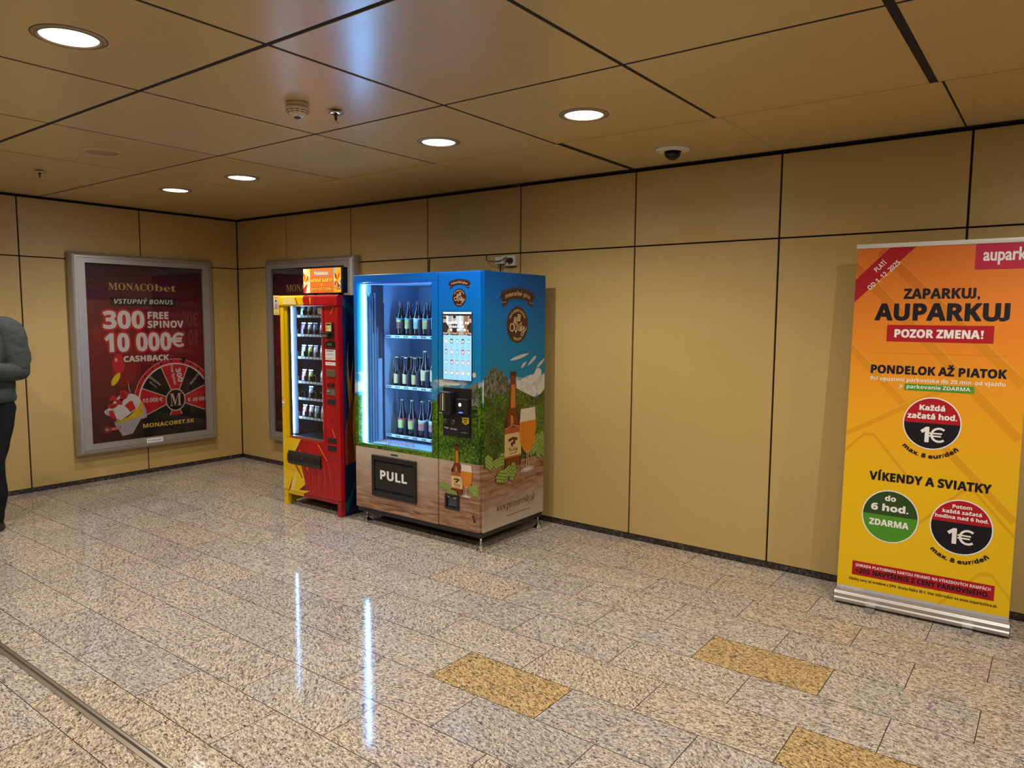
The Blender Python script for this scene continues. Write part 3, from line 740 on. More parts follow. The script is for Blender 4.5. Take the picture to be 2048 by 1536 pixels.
def forestmat():
    m, nt, bs = newmat('printed_forest'); co = uvco(nt)
    tr = noise(nt, co, 50, 4, 0.65); tb = noise(nt, co, 5, 3, 0.6)
    nt.links.new(ramp(nt, [(0.32, (0.006, 0.016, 0.004)), (0.47, (0.026, 0.062, 0.006)), (0.60, (0.080, 0.155, 0.010)), (0.76, (0.20, 0.31, 0.02))], math_n(nt, 'MULTIPLY_ADD', math_n(nt, 'SUBTRACT', tb.outputs[0], 0.5), 0.6, tr.outputs[0])).outputs[0], bs.inputs['Base Color'])
    bs.inputs['Roughness'].default_value = 0.3
    return m
M_ROCK = rockmat(); M_FOREST = forestmat()
K_BROWN = mat('label_brown', (0.050, 0.012, 0.006), 0.35)
K_TAN = mat('label_tan', (0.62, 0.44, 0.24), 0.4)
K_AMBER = mat('printed_amber', (0.16, 0.028, 0.004), 0.3, var=0.25, scale=6)
K_AMBERD = mat('printed_dark_amber', (0.055, 0.010, 0.003), 0.3)
K_AMBERL = mat('printed_light_amber', (0.50, 0.17, 0.02), 0.3)
K_BEER = mat('printed_beer', (0.62, 0.19, 0.008), 0.3, var=0.15, scale=8)
K_FOAM = mat('printed_foam', (0.68, 0.58, 0.44), 0.35)
K_LABEL = mat('printed_label', (0.62, 0.44, 0.20), 0.35)
K_RED = mat('printed_label_red', (0.40, 0.07, 0.02), 0.35)
K_HOP = mat('printed_hop', (0.30, 0.38, 0.075), 0.35, var=0.3, scale=60)
K_HOPD = mat('printed_hop_shade', (0.08, 0.13, 0.016), 0.35)
K_GLASSP = mat('printed_glass', (0.42, 0.37, 0.33), 0.3)
K_CLOUD2 = mat('printed_cloud_shade', (0.52, 0.52, 0.51), 0.35)
K_CLOUD = mat('printed_cloud', (0.62, 0.60, 0.57), 0.35)

def bottle_print(p, cx, vb, s, L):
    prof = [(0.0, 0.096), (0.010, 0.102), (0.30, 0.102), (0.335, 0.098), (0.375, 0.075), (0.41, 0.052), (0.44, 0.043), (0.65, 0.032), (0.665, 0.037), (0.694, 0.036)]
    def shape(lo, hi, k=1.0, off=0.0):
        pts = [(h, w) for h, w in prof if lo <= h <= hi]
        return [(cx + (off + k * w) * s, vb + h * s) for h, w in pts] + [(cx + (off - k * w) * s, vb + h * s) for h, w in reversed(pts)]
    p.poly(shape(0, 0.70), K_AMBER, L)
    p.poly([(cx + 0.102 * s, vb + 0.003 * s), (cx + 0.102 * s, vb + 0.32 * s), (cx + 0.075 * s, vb + 0.365 * s), (cx + 0.05 * s, vb + 0.42 * s), (cx + 0.03 * s, vb + 0.44 * s), (cx + 0.07 * s, vb + 0.33 * s), (cx + 0.085 * s, vb)], K_AMBERD, L + 1)
    p.poly([(cx - 0.102 * s, vb + 0.003 * s), (cx - 0.102 * s, vb + 0.32 * s), (cx - 0.075 * s, vb + 0.365 * s), (cx - 0.06 * s, vb + 0.33 * s), (cx - 0.085 * s, vb)], K_AMBERD, L + 1)
    p.poly([(cx - 0.028 * s, vb + 0.43 * s), (cx + 0.030 * s, vb + 0.43 * s), (cx + 0.022 * s, vb + 0.60 * s), (cx - 0.022 * s, vb + 0.60 * s)], K_AMBERL, L + 1)
    p.poly([(cx - 0.028 * s, vb + 0.30 * s), (cx + 0.01 * s, vb + 0.32 * s), (cx + 0.0 * s, vb + 0.37 * s), (cx - 0.03 * s, vb + 0.38 * s)], K_AMBERL, L + 1)
    p.rect(cx - 0.036 * s, cx + 0.036 * s, vb + 0.663 * s, vb + 0.694 * s, K_BROWN, L + 2)
    p.rect(cx - 0.101 * s, cx + 0.103 * s, vb + 0.065 * s, vb + 0.245 * s, K_LABEL, L + 2)
    p.rect(cx - 0.101 * s, cx + 0.103 * s, vb + 0.245 * s, vb + 0.285 * s, K_RED, L + 2); p.rect(cx - 0.101 * s, cx + 0.103 * s, vb + 0.065 * s, vb + 0.078 * s, K_RED, L + 3)
    p.stroke([(cx - 0.10 * s, vb + 0.285 * s), (cx - 0.05 * s, vb + 0.29 * s), (cx, vb + 0.305 * s), (cx + 0.05 * s, vb + 0.29 * s), (cx + 0.10 * s, vb + 0.285 * s)], 0.004 * s, K_LABEL, L + 3)
    p.stroke([(cx - 0.055 * s, vb + 0.195 * s), (cx, vb + 0.207 * s), (cx + 0.055 * s, vb + 0.195 * s)], 0.020 * s, K_BROWN, L + 3)
    p.ell(cx - 0.012 * s, vb + 0.165 * s, 0.014 * s, 0.017 * s, K_BROWN, L + 3, n=14); p.ell(cx + 0.014 * s, vb + 0.178 * s, 0.015 * s, 0.018 * s, K_BROWN, L + 3, n=14)
    p.text('Vršky', cx - 0.055 * s, cx + 0.06 * s, vb + 0.115 * s, vb + 0.15 * s, K_BROWN, L + 3, 'script')
    p.stroke([(cx - 0.04 * s, vb + 0.097 * s), (cx + 0.045 * s, vb + 0.097 * s)], 0.004 * s, K_BROWN, L + 3)
def glass_print(p, cx, vb, s, L):
    half = [(0.455, 0.088), (0.36, 0.103), (0.30, 0.104), (0.22, 0.088), (0.165, 0.055), (0.14, 0.022)]
    P = [(cx + w * s, vb + h * s) for h, w in half] + [(cx - w * s, vb + h * s) for h, w in reversed(half)]
    p.poly(P, K_BEER, L)
    p.poly([(cx - 0.088 * s, vb + 0.465 * s), (cx + 0.088 * s, vb + 0.465 * s), (cx + 0.101 * s, vb + 0.37 * s), (cx - 0.101 * s, vb + 0.37 * s)], K_FOAM, L + 1)
    p.poly([(cx - 0.020 * s, vb + 0.15 * s), (cx + 0.020 * s, vb + 0.15 * s), (cx + 0.013 * s, vb + 0.10 * s), (cx + 0.026 * s, vb + 0.025 * s), (cx - 0.026 * s, vb + 0.025 * s), (cx - 0.013 * s, vb + 0.10 * s)], K_GLASSP, L + 1)
    p.poly([(cx - 0.008 * s, vb + 0.14 * s), (cx + 0.008 * s, vb + 0.14 * s), (cx + 0.010 * s, vb + 0.04 * s), (cx - 0.010 * s, vb + 0.04 * s)], K_RED, L + 2)
    p.ell(cx, vb + 0.015 * s, 0.085 * s, 0.020 * s, K_GLASSP, L); p.ell(cx, vb + 0.018 * s, 0.05 * s, 0.010 * s, K_FOAM, L + 1)
    p.poly([(cx - 0.075 * s, vb + 0.35 * s), (cx - 0.055 * s, vb + 0.35 * s), (cx - 0.045 * s, vb + 0.22 * s), (cx - 0.062 * s, vb + 0.22 * s)], K_AMBERL, L + 2)
def hop(p, u, v, r, L, rot=0.0):
    p.ell(u, v, r * 0.8, r * 1.15, K_HOPD, L, rot=rot, n=20)
    for row in range(5):
        for j in range(4 - row % 2):
            x = (j - (1.5 - 0.5 * (row % 2))) * r * 0.42; y = (2 - row) * r * 0.42
            if (x / (r * 0.8)) ** 2 + (y / (r * 1.15)) ** 2 > 1.0: continue
            X, Y = u + x * cos(rot) - y * sin(rot), v + x * sin(rot) + y * cos(rot)
            p.ell(X, Y - r * 0.05, r * 0.22, r * 0.30, K_HOPD, L + 0.5 + row * 0.1, n=10, rot=rot); p.ell(X, Y + r * 0.03, r * 0.17, r * 0.25, K_HOP, L + 0.55 + row * 0.1, n=10, rot=rot)
def brewery_badge(p, cx, cy, s, L):
    """ribbon over an oval seal; cx,cy centre of the oval, s = oval half height"""
    q = lambda pts: [(cx + (a - 0.387) * s / 0.131, cy + (b_ - 1.583) * s / 0.131) for a, b_ in pts]
    top = [(0.191, 1.808), (0.235, 1.823), (0.281, 1.835), (0.332, 1.843), (0.382, 1.846), (0.435, 1.843), (0.487, 1.837), (0.54, 1.825), (0.591, 1.808)]
    low = [(0.563, 1.738), (0.515, 1.753), (0.464, 1.764), (0.42, 1.770), (0.383, 1.771), (0.348, 1.769), (0.313, 1.763), (0.26, 1.754), (0.214, 1.740)]
    p.poly(q([(0.169, 1.782), (0.198, 1.80), (0.214, 1.743), (0.263, 1.756), (0.271, 1.751), (0.263, 1.731), (0.203, 1.708), (0.206, 1.757)]), K_BROWN, L)
    p.poly(q([(0.612, 1.782), (0.583, 1.80), (0.563, 1.743), (0.514, 1.756), (0.506, 1.751), (0.514, 1.731), (0.576, 1.708), (0.573, 1.757)]), K_BROWN, L)
    p.poly(q(top + low), K_BROWN, L + 1)
    p.stroke(q([(a, b_ + 0.008) for a, b_ in top]), 0.004 * s / 0.131, K_BROWN, L + 1)
    p.stroke(q([(0.203, 1.74), (0.25, 1.745)]), 0.003 * s / 0.131, K_TAN, L + 2); p.stroke(q([(0.574, 1.74), (0.527, 1.745)]), 0.003 * s / 0.131, K_TAN, L + 2)
    k = s / 0.131
    p.text('remeselné pivo', cx - 0.150 * k, cx + 0.150 * k, cy + 0.211 * k, cy + 0.244 * k, K_TAN, L + 3, 'serif', bend=(0.45 * k, 1.0))
    p.ell(cx, cy, 0.131 * k * 1.0, s, K_BROWN, L)
    R = 0.092 * k
    p.text('PRVÝ HORSKÝ PIVOVAR', cx - R * 1.12, cx + R * 1.12, cy + 0.094 * k, cy + 0.113 * k, K_TAN, L + 2, 'bold', bend=(R, 0.98))
    p.text('TERCHOVÁ', cx - 0.055 * k, cx + 0.055 * k, cy - 0.113 * k, cy - 0.095 * k, K_TAN, L + 2, 'bold', bend=(-0.12 * k, 1.0))
    for (x, y, r) in ((-0.030, 0.034, 0.021), (0.016, 0.052, 0.024)):
        p.poly([(cx + (x - r) * k, cy + (y - r) * k), (cx + (x + r * 0.7) * k, cy + (y - r * 1.1) * k), (cx + (x + r) * k, cy + (y + r * 0.9) * k), (cx + (x - r * 0.6) * k, cy + (y + r * 1.1) * k)], K_TAN, L + 2)
        for j in range(3): p.stroke([(cx + (x - r * 0.7) * k, cy + (y - r * 0.6 + j * r * 0.55) * k), (cx + x * k, cy + (y - r * 0.45 + j * r * 0.55) * k), (cx + (x + r * 0.8) * k, cy + (y - r * 0.6 + j * r * 0.6) * k)], 0.0035 * k, K_BROWN, L + 3)
    p.stroke([(cx + a * k, cy + b_ * k) for a, b_ in ((-0.018, 0.015), (-0.02, -0.005), (-0.015, 0.0), (0.004, 0.028))], 0.004 * k, K_TAN, L + 2)
    sc = [(-0.040, -0.023), (-0.053, 0.005), (-0.080, 0.005), (-0.091, -0.018), (-0.079, -0.041), (-0.052, -0.039), (-0.042, -0.014), (-0.041, 0.005), (-0.020, -0.056), (0.0, 0.008)]
    p.curve([(cx + a * k, cy + b_ * k) for a, b_ in sc], 0.0085 * k, K_TAN, L + 2)
    for seq in ([(0.008, -0.045), (0.014, -0.005), (0.020, -0.012)], [(0.022, -0.045), (0.034, -0.012), (0.038, -0.040), (0.028, -0.045)], [(0.046, -0.048), (0.046, 0.022)], [(0.046, -0.022), (0.060, -0.008)], [(0.048, -0.024), (0.062, -0.046)],
                [(0.068, -0.012), (0.070, -0.036), (0.084, -0.012), (0.078, -0.055), (0.062, -0.078), (0.046, -0.070), (0.056, -0.056), (0.090, -0.045), (0.112, -0.020)], [(0.024, 0.008), (0.030, 0.002), (0.038, 0.010)]):
        p.curve([(cx + a * k, cy + b_ * k) for a, b_ in seq], 0.0075 * k, K_TAN, L + 2)

# ------------------------------------------------------------------ blue beer machine
BX, BY, BR = 3.045, -0.946, 0.011
t = thing('vending_machine', 'large blue beer vending machine with mountain landscape print and glass bottle window', 'vending machine', (BX, BY, 0.0), BR)
WD, DP, Z0, Z1 = 1.275, 0.779, 0.129, 1.953
M_LINER = mat('fridge_liner', (0.27, 0.44, 0.62), 0.5, scale=60)
M_RAIL = mat('anodised_rail', (0.16, 0.34, 0.50), 0.35, 0.3)
M_LINERD = mat('fridge_dark_panel', (0.035, 0.04, 0.06), 0.4)
b = MB()
b.box(WD - 0.022, WD, 0.030, DP, Z0, Z1, M_WRAPS, 0.003)            # right skin
b.box(0.0, 0.02, 0.060, DP, Z0, Z1, M_WRAPS, 0.003)
b.box(0.02, WD - 0.022, DP - 0.02, DP, Z0, Z1, M_DGREY)
b.box(0.02, WD - 0.022, 0.060, DP - 0.02, Z1 - 0.05, Z1 - 0.002, M_DGREY)
b.box(0.02, WD - 0.022, 0.060, DP - 0.02, Z0, 0.615, M_DGREY)
b.box(0.87, WD - 0.022, 0.060, DP - 0.02, 0.615, Z1 - 0.05, M_DGREY)
p = Print((0.002, DP - 0.032, Z0 + 0.003, Z1 - 0.003))
p.poly([(0.0, 1.19), (0.005, 1.213), (0.039, 1.239), (0.079, 1.284), (0.111, 1.298), (0.14, 1.278), (0.161, 1.26), (0.212, 1.265), (0.235, 1.224), (0.268, 1.209), (0.301, 1.161), (0.33, 1.06), (0.302, 1.009), (0.0, 1.037)], M_ROCK, 0)
rc = random.Random(5)
for k in range(46):
    u = 0.40 + rc.random() * 0.36; h = 0.10 * (0.35 + 0.65 * abs(sin(u * 17))) + (0.06 if u > 0.52 else 0)
    v = 1.06 + rc.random() * h * 1.1; r_ = 0.016 + 0.022 * rc.random()
    p.ell(u, v, r_ * 1.3, r_, (K_CLOUD, K_CLOUD2, K_CLOUD)[k % 3], 0.1 + k * 0.012, n=24)
for pts in ([(0.30, 1.33), (0.42, 1.35), (0.53, 1.37)], [(0.44, 1.27), (0.50, 1.31)], [(0.52, 1.28), (0.60, 1.33), (0.63, 1.345)], [(0.64, 1.26), (0.74, 1.32)]):
    p.curve(pts, [0.003, 0.022, 0.026, 0.018, 0.004], K_CLOUD2, 0.3)
p.poly([(0.0, 1.10), (0.005, 1.096), (0.083, 1.069), (0.162, 1.1), (0.244, 1.085), (0.33, 1.14), (0.385, 1.12), (0.503, 1.076), (0.625, 1.03), (0.70, 1.06), (0.76, 1.10), (0.76, 0.604), (0.007, 0.591), (0.0, 0.591)], M_FOREST, 1)
p.rect(0.0, 0.76, 0.585, 0.600, M_FOREST, 0.8)
brewery_badge(p, 0.387, 1.583, 0.131, 2)
for u, v, r in ((0.06, 0.62, 0.055), (0.15, 0.60, 0.045), (0.22, 0.62, 0.06), (0.63, 0.68, 0.075), (0.68, 0.63, 0.06), (0.72, 0.70, 0.06), (0.60, 0.64, 0.05), (0.74, 0.62, 0.06)): hop(p, u, v, r, 3, u * 9)
bottle_print(p, 0.338, 0.553, 1.0, 6)
glass_print(p, 0.522, 0.485, 1.03, 12)
for u, v, r in ((0.20, 0.50, 0.06), (0.27, 0.52, 0.05), (0.33, 0.515, 0.06), (0.24, 0.48, 0.04)): hop(p, u, v, r, 16, u * 9)
p.text('www.pivovarvrsky.sk', 0.150, 0.629, 0.250, 0.305, K_BROWN, 2, 'serifit')
for k in range(9): p.rect(0.27 + k * 0.033, 0.296 + k * 0.033, 0.193, 0.197, K_BROWN, 2)
p.onto(b, rside(WD, 0.030))
b.build('cabinet', t)
b = MB()
b.box(0.02, 0.035, 0.060, 0.70, 0.615, 1.903, M_LINER); b.box(0.035, 0.87, 0.685, 0.70, 0.615, 1.903, M_LINER)
b.box(0.035, 0.87, 0.060, 0.685, 1.885, 1.903, M_LINER); b.box(0.035, 0.87, 0.060, 0.685, 0.616, 0.630, M_LINER); b.box(0.855, 0.869, 0.060, 0.685, 0.630, 1.885, M_LINER)
o = b.build('fridge_interior', t)
b = MB()
b.box(0.0355, 0.039, 0.150, 0.275, 1.50, 1.884, M_LINERD); b.box(0.0355, 0.043, 0.262, 0.280, 0.632, 1.74, M_LINERD)
b.box(0.0355, 0.040, 0.200, 0.255, 1.30, 1.50, M_LINERD)
for y, w, z1 in ((0.085, 0.018, 1.80), (0.115, 0.012, 1.82), (0.140, 0.010, 1.80), (0.170, 0.012, 1.82), (0.198, 0.008, 1.55)):
    b.box(0.0355, 0.052, y, y + w, 0.632, z1, M_RAIL, 0.002, 1)
for z in (1.845, 1.80, 1.77, 1.74, 1.66, 1.56): b.cyl((0.039, 0.165 + (z * 7 % 0.08), z), 0.004, 0.006, M_CHROME, 'x', 8)
b.build('lift_rail', t)
b = MB()
for k in range(70): b.box(0.036, 0.046, 0.074, 0.081, 0.64 + k * 0.0176, 0.649 + k * 0.0176, M_RAIL)
b.build('toothed_rail', t)
for x0, x1, y0 in ((0.040, 0.052, 0.060), (0.838, 0.850, 0.062)):
    b = MB(); b.box(x0, x1, y0, y0 + 0.012, 0.645, 1.884, M_LED, 0.003, 1); b.build('light_strip', t)
# shelves
M_PRICE = mat('price_strip', (0.55, 0.66, 0.74), 0.4)
for n, z in enumerate((0.660, 1.058, 1.464)):
    b = MB(); b.box(0.050, 0.850, 0.290, 0.670, z + 0.002, z + 0.010, M_LINERD); b.box(0.050, 0.850, 0.280, 0.290, z, z + 0.024, M_PRICE, 0.002, 1)
    pr = Print()
    for k in range(8): pr.rect(0.072 + 0.095 * k, 0.118 + 0.095 * k, z + 0.006, z + 0.018, M_DGREY, 0); pr.rect(0.085 + 0.095 * k, 0.105 + 0.095 * k, z + 0.010, z + 0.013, M_PRICE, 1)
    pr.onto(b, front(0, 0.280)); sh = b.build('shelf', t)
    pitch, x0 = ((0.113, 0.235), (0.100, 0.175), (0.095, 0.213))[n]
    for k in range(6):
        x = x0 + pitch * k
        if x > 0.84: break
        b = MB(); b.prism([(0.300, z + 0.0105), (0.660, z + 0.0105), (0.660, z + 0.15), (0.310, z + 0.15), (0.300, z + 0.14)], x, x + 0.003, M_LINERD); b.build('lane_divider', sh)
# window door
b = MB(); T = 0.055
b.box(0.0, 0.036, 0.0, T, 0.647, 1.894, M_WRAPF); b.box(0.819, 0.876, 0.0, T, 0.647, 1.894, M_WRAPF)
b.box(0.0, 0.876, 0.0, T, 1.894, Z1, M_WRAPF, 0.004); b.box(0.0, 0.876, 0.0, T, Z0, 0.647, M_WRAPF, 0.004)
p = Print()
for k in range(9): p.rect(0.24 + k * 0.03, 0.264 + k * 0.03, 0.190, 0.194, K_BROWN, 0)
p.rect(0.395, 0.470, 0.581, 0.594, mat('green_sensor', (0.004, 0.07, 0.045), 0.3), 0)
p.onto(b, front())
door = b.build('window_door', t)
b = MB(); b.box(0.037, 0.818, 0.012, 0.018, 0.648, 1.893, M_PANE); pane = b.build('window_pane', door)
b = MB(); p = Print(); p.text('www.pivovarvrsky.sk', 0.262, 0.640, 0.668, 0.700, mat('pane_lettering', (0.36, 0.26, 0.17), 0.4), 0, 'serif', rot=-0.008); p.onto(b, front(0, 0.0118)); b.build('pane_lettering', pane)
b = MB()
for q in ((0.197, 0.668, 0.533, 0.568), (0.197, 0.668, 0.248, 0.290), (0.197, 0.226, 0.290, 0.533), (0.645, 0.668, 0.290, 0.533)): b.box(q[0], q[1], -0.018, 0.004, q[2], q[3], M_BLACK, 0.004)
b.box(0.226, 0.645, -0.001, 0.002, 0.290, 0.533, M_BLACKM); fl = b.build('delivery_hatch', door)
b = MB(); b.box(0.230, 0.641, -0.012, -0.004, 0.306, 0.518, M_BLACK, 0.003); p = Print(); p.text('PULL', 0.290, 0.574, 0.388, 0.456, M_PAPER, 0, 'bold', fat=0.003); p.onto(b, front(0, -0.012)); fp = b.build('hatch_flap', fl); fp['label'] = 'black flap lettered PULL in white'
# control door
b = MB(); b.box(0.882, 1.262, 0.0, T, Z0, Z1, M_WRAPF, 0.010, 3)
p = Print((0.893, 1.252, Z0 + 0.01, Z1 - 0.012))
p.poly([(1.04, 1.05), (1.101, 1.117), (1.164, 1.154), (1.227, 1.183), (1.276, 1.202), (1.276, 1.016), (1.217, 0.99), (1.186, 1.0)], M_ROCK, 0)
p.poly([(1.12, 1.06), (1.186, 1.017), (1.22, 1.03), (1.274, 1.012), (1.276, 0.80), (1.10, 0.80)], M_FOREST, 0.5)
for u, v, ru, rv in ((0.90, 1.165, 0.05, 0.022), (0.97, 1.175, 0.07, 0.022), (1.03, 1.170, 0.06, 0.015), (1.215, 1.24, 0.016, 0.018)): p.ell(u, v, ru, rv, K_CLOUD, 0.1 + u * 0.2, n=24)
brewery_badge(p, 1.080, 1.771, 0.062, 2)
for u, v, r in ((0.92, 0.43, 0.030), (0.95, 0.42, 0.024), (0.985, 0.41, 0.028), (1.21, 0.44, 0.035), (1.235, 0.41, 0.03), (1.19, 0.43, 0.03), (1.24, 0.45, 0.03)): hop(p, u, v, r, 3, u * 9)
bottle_print(p, 1.060, 0.387, 0.515, 6); glass_print(p, 1.150, 0.372, 0.50, 12)
for u, v, r in ((0.99, 0.375, 0.026), (1.02, 0.385, 0.022), (1.045, 0.375, 0.028)): hop(p, u, v, r, 16, u * 9)
p.poly([(1.195, 0.245), (1.212, 0.258), (1.216, 0.238), (1.232, 0.215), (1.226, 0.198), (1.212, 0.205), (1.208, 0.228)], K_BROWN, 1)
p.onto(b, front()); cd = b.build('control_door', t)
# touch screen
def scr(name, col, e=0.6): return mat(name, col, 0.4, emit=e, var=0.0)
S_BG = scr('screen_blue', (0.30, 0.62, 0.95)); S_BAR = scr('screen_bar', (0.5, 0.7, 0.9)); S_DK = scr('screen_dark', (0.02, 0.02, 0.025), 0.6); S_SK = scr('screen_skin', (0.42, 0.27, 0.20), 0.7); S_ROOM = scr('screen_room', (0.34, 0.33, 0.32), 0.6)
S_STEEL = scr('screen_steel', (0.42, 0.52, 0.62), 0.7); S_WD = scr('screen_wood', (0.25, 0.12, 0.06), 0.6); S_W = scr('screen_white', (0.72, 0.78, 0.85), 1.0); S_BEER = scr('screen_beer', (0.30, 0.12, 0.03), 0.7); S_MID = scr('screen_line', (0.16, 0.36, 0.62), 1.0)
b = MB(); b.box(0.928, 1.198, -0.008, 0.004, 1.195, 1.674, M_BLACK, 0.002, 1); p = Print((0.938, 1.196, 1.198, 1.671))
p.rect(0.938, 1.196, 1.198, 1.671, S_BG, 0); p.rect(0.938, 1.196, 1.659, 1.671, S_W, 1); p.rect(1.02, 1.09, 1.663, 1.667, S_MID, 2); p.rect(0.944, 0.956, 1.662, 1.668, S_MID, 2); p.rect(1.15, 1.19, 1.663, 1.667, S_MID, 2)
p.rect(0.938, 1.196, 1.511, 1.659, S_ROOM, 1); p.rect(0.938, 1.196, 1.645, 1.659, S_DK, 2)
p.rect(1.02, 1.12, 1.54, 1.645, S_STEEL, 2); p.rect(1.13, 1.165, 1.53, 1.645, S_WD, 2); p.rect(0.965, 0.985, 1.54, 1.645, S_W, 2); p.rect(1.04, 1.052, 1.55, 1.645, S_W, 3); p.rect(1.09, 1.10, 1.55, 1.645, S_W, 3)
for cx, cy, k in ((0.954, 1.618, 1.0), (1.043, 1.625, 0.95), (1.192, 1.622, 1.0)):
    p.poly([(cx - 0.032, 1.511), (cx - 0.034, 1.575), (cx - 0.012, 1.598), (cx + 0.014, 1.598), (cx + 0.036, 1.57), (cx + 0.034, 1.511)], S_DK, 4)
    p.ell(cx, cy, 0.0145 * k, 0.020 * k, S_SK, 5); p.ell(cx, cy + 0.013 * k, 0.016 * k, 0.010 * k, S_DK, 6)
    p.stroke([(cx - 0.03, 1.552), (cx - 0.022, 1.525), (cx + 0.01, 1.522)], 0.012, S_SK, 5); p.stroke([(cx + 0.034, 1.55), (cx + 0.026, 1.525), (cx - 0.004, 1.520)], 0.012, S_SK, 5)
for cx in (1.013, 1.075, 1.137): p.rect(cx - 0.009, cx + 0.009, 1.516, 1.54, S_BEER, 7); p.rect(cx - 0.009, cx + 0.009, 1.54, 1.556, S_W, 7)
for k in range(11): p.rect(0.975 + k * 0.0185, 0.987 + k * 0.0185, 1.588, 1.604, S_W, 8) if k not in (5, 8) else None
for k in range(8): p.rect(0.998 + k * 0.017, 1.009 + k * 0.017, 1.562, 1.577, S_W, 8)
cols = [(0.42, 0.40, 0.25), (0.30, 0.36, 0.25), (0.10, 0.35, 0.85), (0.06, 0.08, 0.10), (0.45, 0.25, 0.22), (0.35, 0.05, 0.10), (0.12, 0.16, 0.22), (0.45, 0.42, 0.35), (0.25, 0.32, 0.26), (0.40, 0.28, 0.30)]
icol = [scr('icon_%s' % w, c, 0.9) for w, c in zip(('olive', 'green', 'blue', 'black', 'red', 'wine', 'slate', 'sand', 'sage', 'rose'), cols)]
for r in range(4):
    for c in range(5):
        cx, cy = 0.965 + c * 0.0515, 1.470 - r * 0.0735
        m_ = icol[(r * 5 + c * 3 + r) % 10] if (r, c) not in ((0, 2), (0, 3)) else icol[2 + c - 2]
        p.rrect(cx - 0.012, cx + 0.012, cy - 0.016, cy + 0.016, 0.005, m_, 2); p.rrect(cx - 0.007, cx + 0.007, cy - 0.011, cy + 0.005, 0.003, S_W, 3); p.stroke([(cx - 0.004, cy - 0.006), (cx, cy + 0.001), (cx + 0.003, cy - 0.004)], 0.003, m_, 4)
        p.rect(cx - 0.012, cx + 0.012, cy - 0.026, cy - 0.0235, S_MID, 2); p.rect(cx - 0.008, cx + 0.008, cy - 0.040, cy - 0.037, S_MID, 2); p.poly([(cx - 0.006, cy - 0.043), (cx + 0.006, cy - 0.043), (cx, cy - 0.050)], S_MID, 2)
        if c: p.rect(cx - 0.0262, cx - 0.0254, cy - 0.05, cy + 0.02, S_BAR, 1)
    if r: p.rect(0.942, 1.192, 1.470 - r * 0.0735 + 0.0245, 1.470 - r * 0.0735 + 0.0252, S_BAR, 1)
p.rect(1.145, 1.155, 1.494, 1.500, S_MID, 2); p.ell(1.170, 1.497, 0.004, 0.004, S_MID, 2, n=10); p.rect(1.18, 1.19, 1.496, 1.498, S_MID, 2)
p.onto(b, front(0, -0.008), 0.0002); sc = b.build('touch_screen', cd); sc['label'] = 'bright touch screen with a grid of product icons'
# payment panel
b = MB(); b.box(0.931, 1.193, -0.006, 0.004, 0.795, 1.143, M_BLACK, 0.003, 1)
p = Print(); p.text('Change', 0.945, 0.985, 0.848, 0.858, M_PAPER, 0, 'bold'); p.text('Insert Coins', 1.003, 1.062, 0.844, 0.854, M_PAPER, 0, 'bold')
p.onto(b, front(0, -0.006)); pp = b.build('payment_panel', cd)
b = MB(); b.box(0.942, 1.045, -0.062, -0.0065, 0.955, 1.118, M_BLACK, 0.012, 3)
p = Print(); p.rrect(0.955, 0.967, 0.98, 1.105, 0.005, M_CHROME, 0); p.rrect(0.976, 0.984, 0.98, 1.105, 0.004, M_PAPER, 0); p.rrect(0.993, 1.0, 0.98, 1.105, 0.003, M_CHROME, 0); p.rect(0.948, 0.975, 0.963, 0.967, M_PAPER, 0)
p.onto(b, front(0, -0.062)); b.box(0.915, 0.9415, -0.050, -0.012, 1.01, 1.10, M_BLACK, 0.006)
for k in range(5): b.box(0.9135, 0.916, -0.046, -0.016, 1.030 + k * 0.011, 1.036 + k * 0.011, M_CHROME)
b.build('banknote_reader', pp)
b = MB(); b.box(1.080, 1.180, -0.035, -0.0065, 0.965, 1.072, M_BLACK, 0.006); b.cyl((1.115, -0.036, 1.030), 0.011, 0.003, mat('scanner_light', (0.75, 0.88, 1.0), 0.4, emit=4.0), 'y', 16); b.cyl((1.115, -0.0355, 1.030), 0.018, 0.002, M_CHROME, 'y', 20)
b.box(1.105, 1.14, -0.0356, -0.034, 0.972, 0.980, mat('scanner_blue', (0.05, 0.1, 0.9), 0.4, emit=3.0)); b.build('code_scanner', pp)
b = MB(); b.box(1.110, 1.186, -0.020, -0.0065, 0.815, 0.945, M_BLACK, 0.004); p = Print()
p.rect(1.124, 1.184, 0.905, 0.940, mat('yellow_sticker', (0.62, 0.40, 0.01), 0.5), 0); p.poly([(1.124, 0.905), (1.184, 0.905), (1.154, 0.890)], bpy.data.materials['yellow_sticker'], 0); p.rect(1.132, 1.176, 0.926, 0.932, M_INK, 1); p.rrect(1.142, 1.166, 0.903, 0.920, 0.003, M_INK, 1); p.rect(1.146, 1.162, 0.908, 0.914, bpy.data.materials['yellow_sticker'], 2)
p.onto(b, front(0, -0.020)); b.box(1.118, 1.178, -0.032, -0.019, 0.830, 0.838, M_DGREY, 0.002, 1); b.build('coin_slot', pp)
for x in (0.960, 1.030):
    b = MB(); b.lathe([(0.0001, -0.016), (0.013, -0.016), (0.017, -0.013), (0.020, -0.007)], (x, 0, 0.897), M_DGREY, 24, 'y', cap=False); b.box(x - 0.011, x + 0.011, -0.0175, -0.016, 0.8955, 0.8985, M_BLACKM); b.build('coin_button', pp)
b = MB()
for q in ((0.952, 1.083, 0.360, 0.378), (0.952, 1.083, 0.266, 0.284), (0.952, 0.970, 0.284, 0.360), (1.065, 1.083, 0.284, 0.360)): b.box(q[0], q[1], -0.014, 0.003, q[2], q[3], M_BLACK, 0.004)
b.box(0.968, 1.067, -0.002, 0.001, 0.282, 0.362, M_BLACKM)
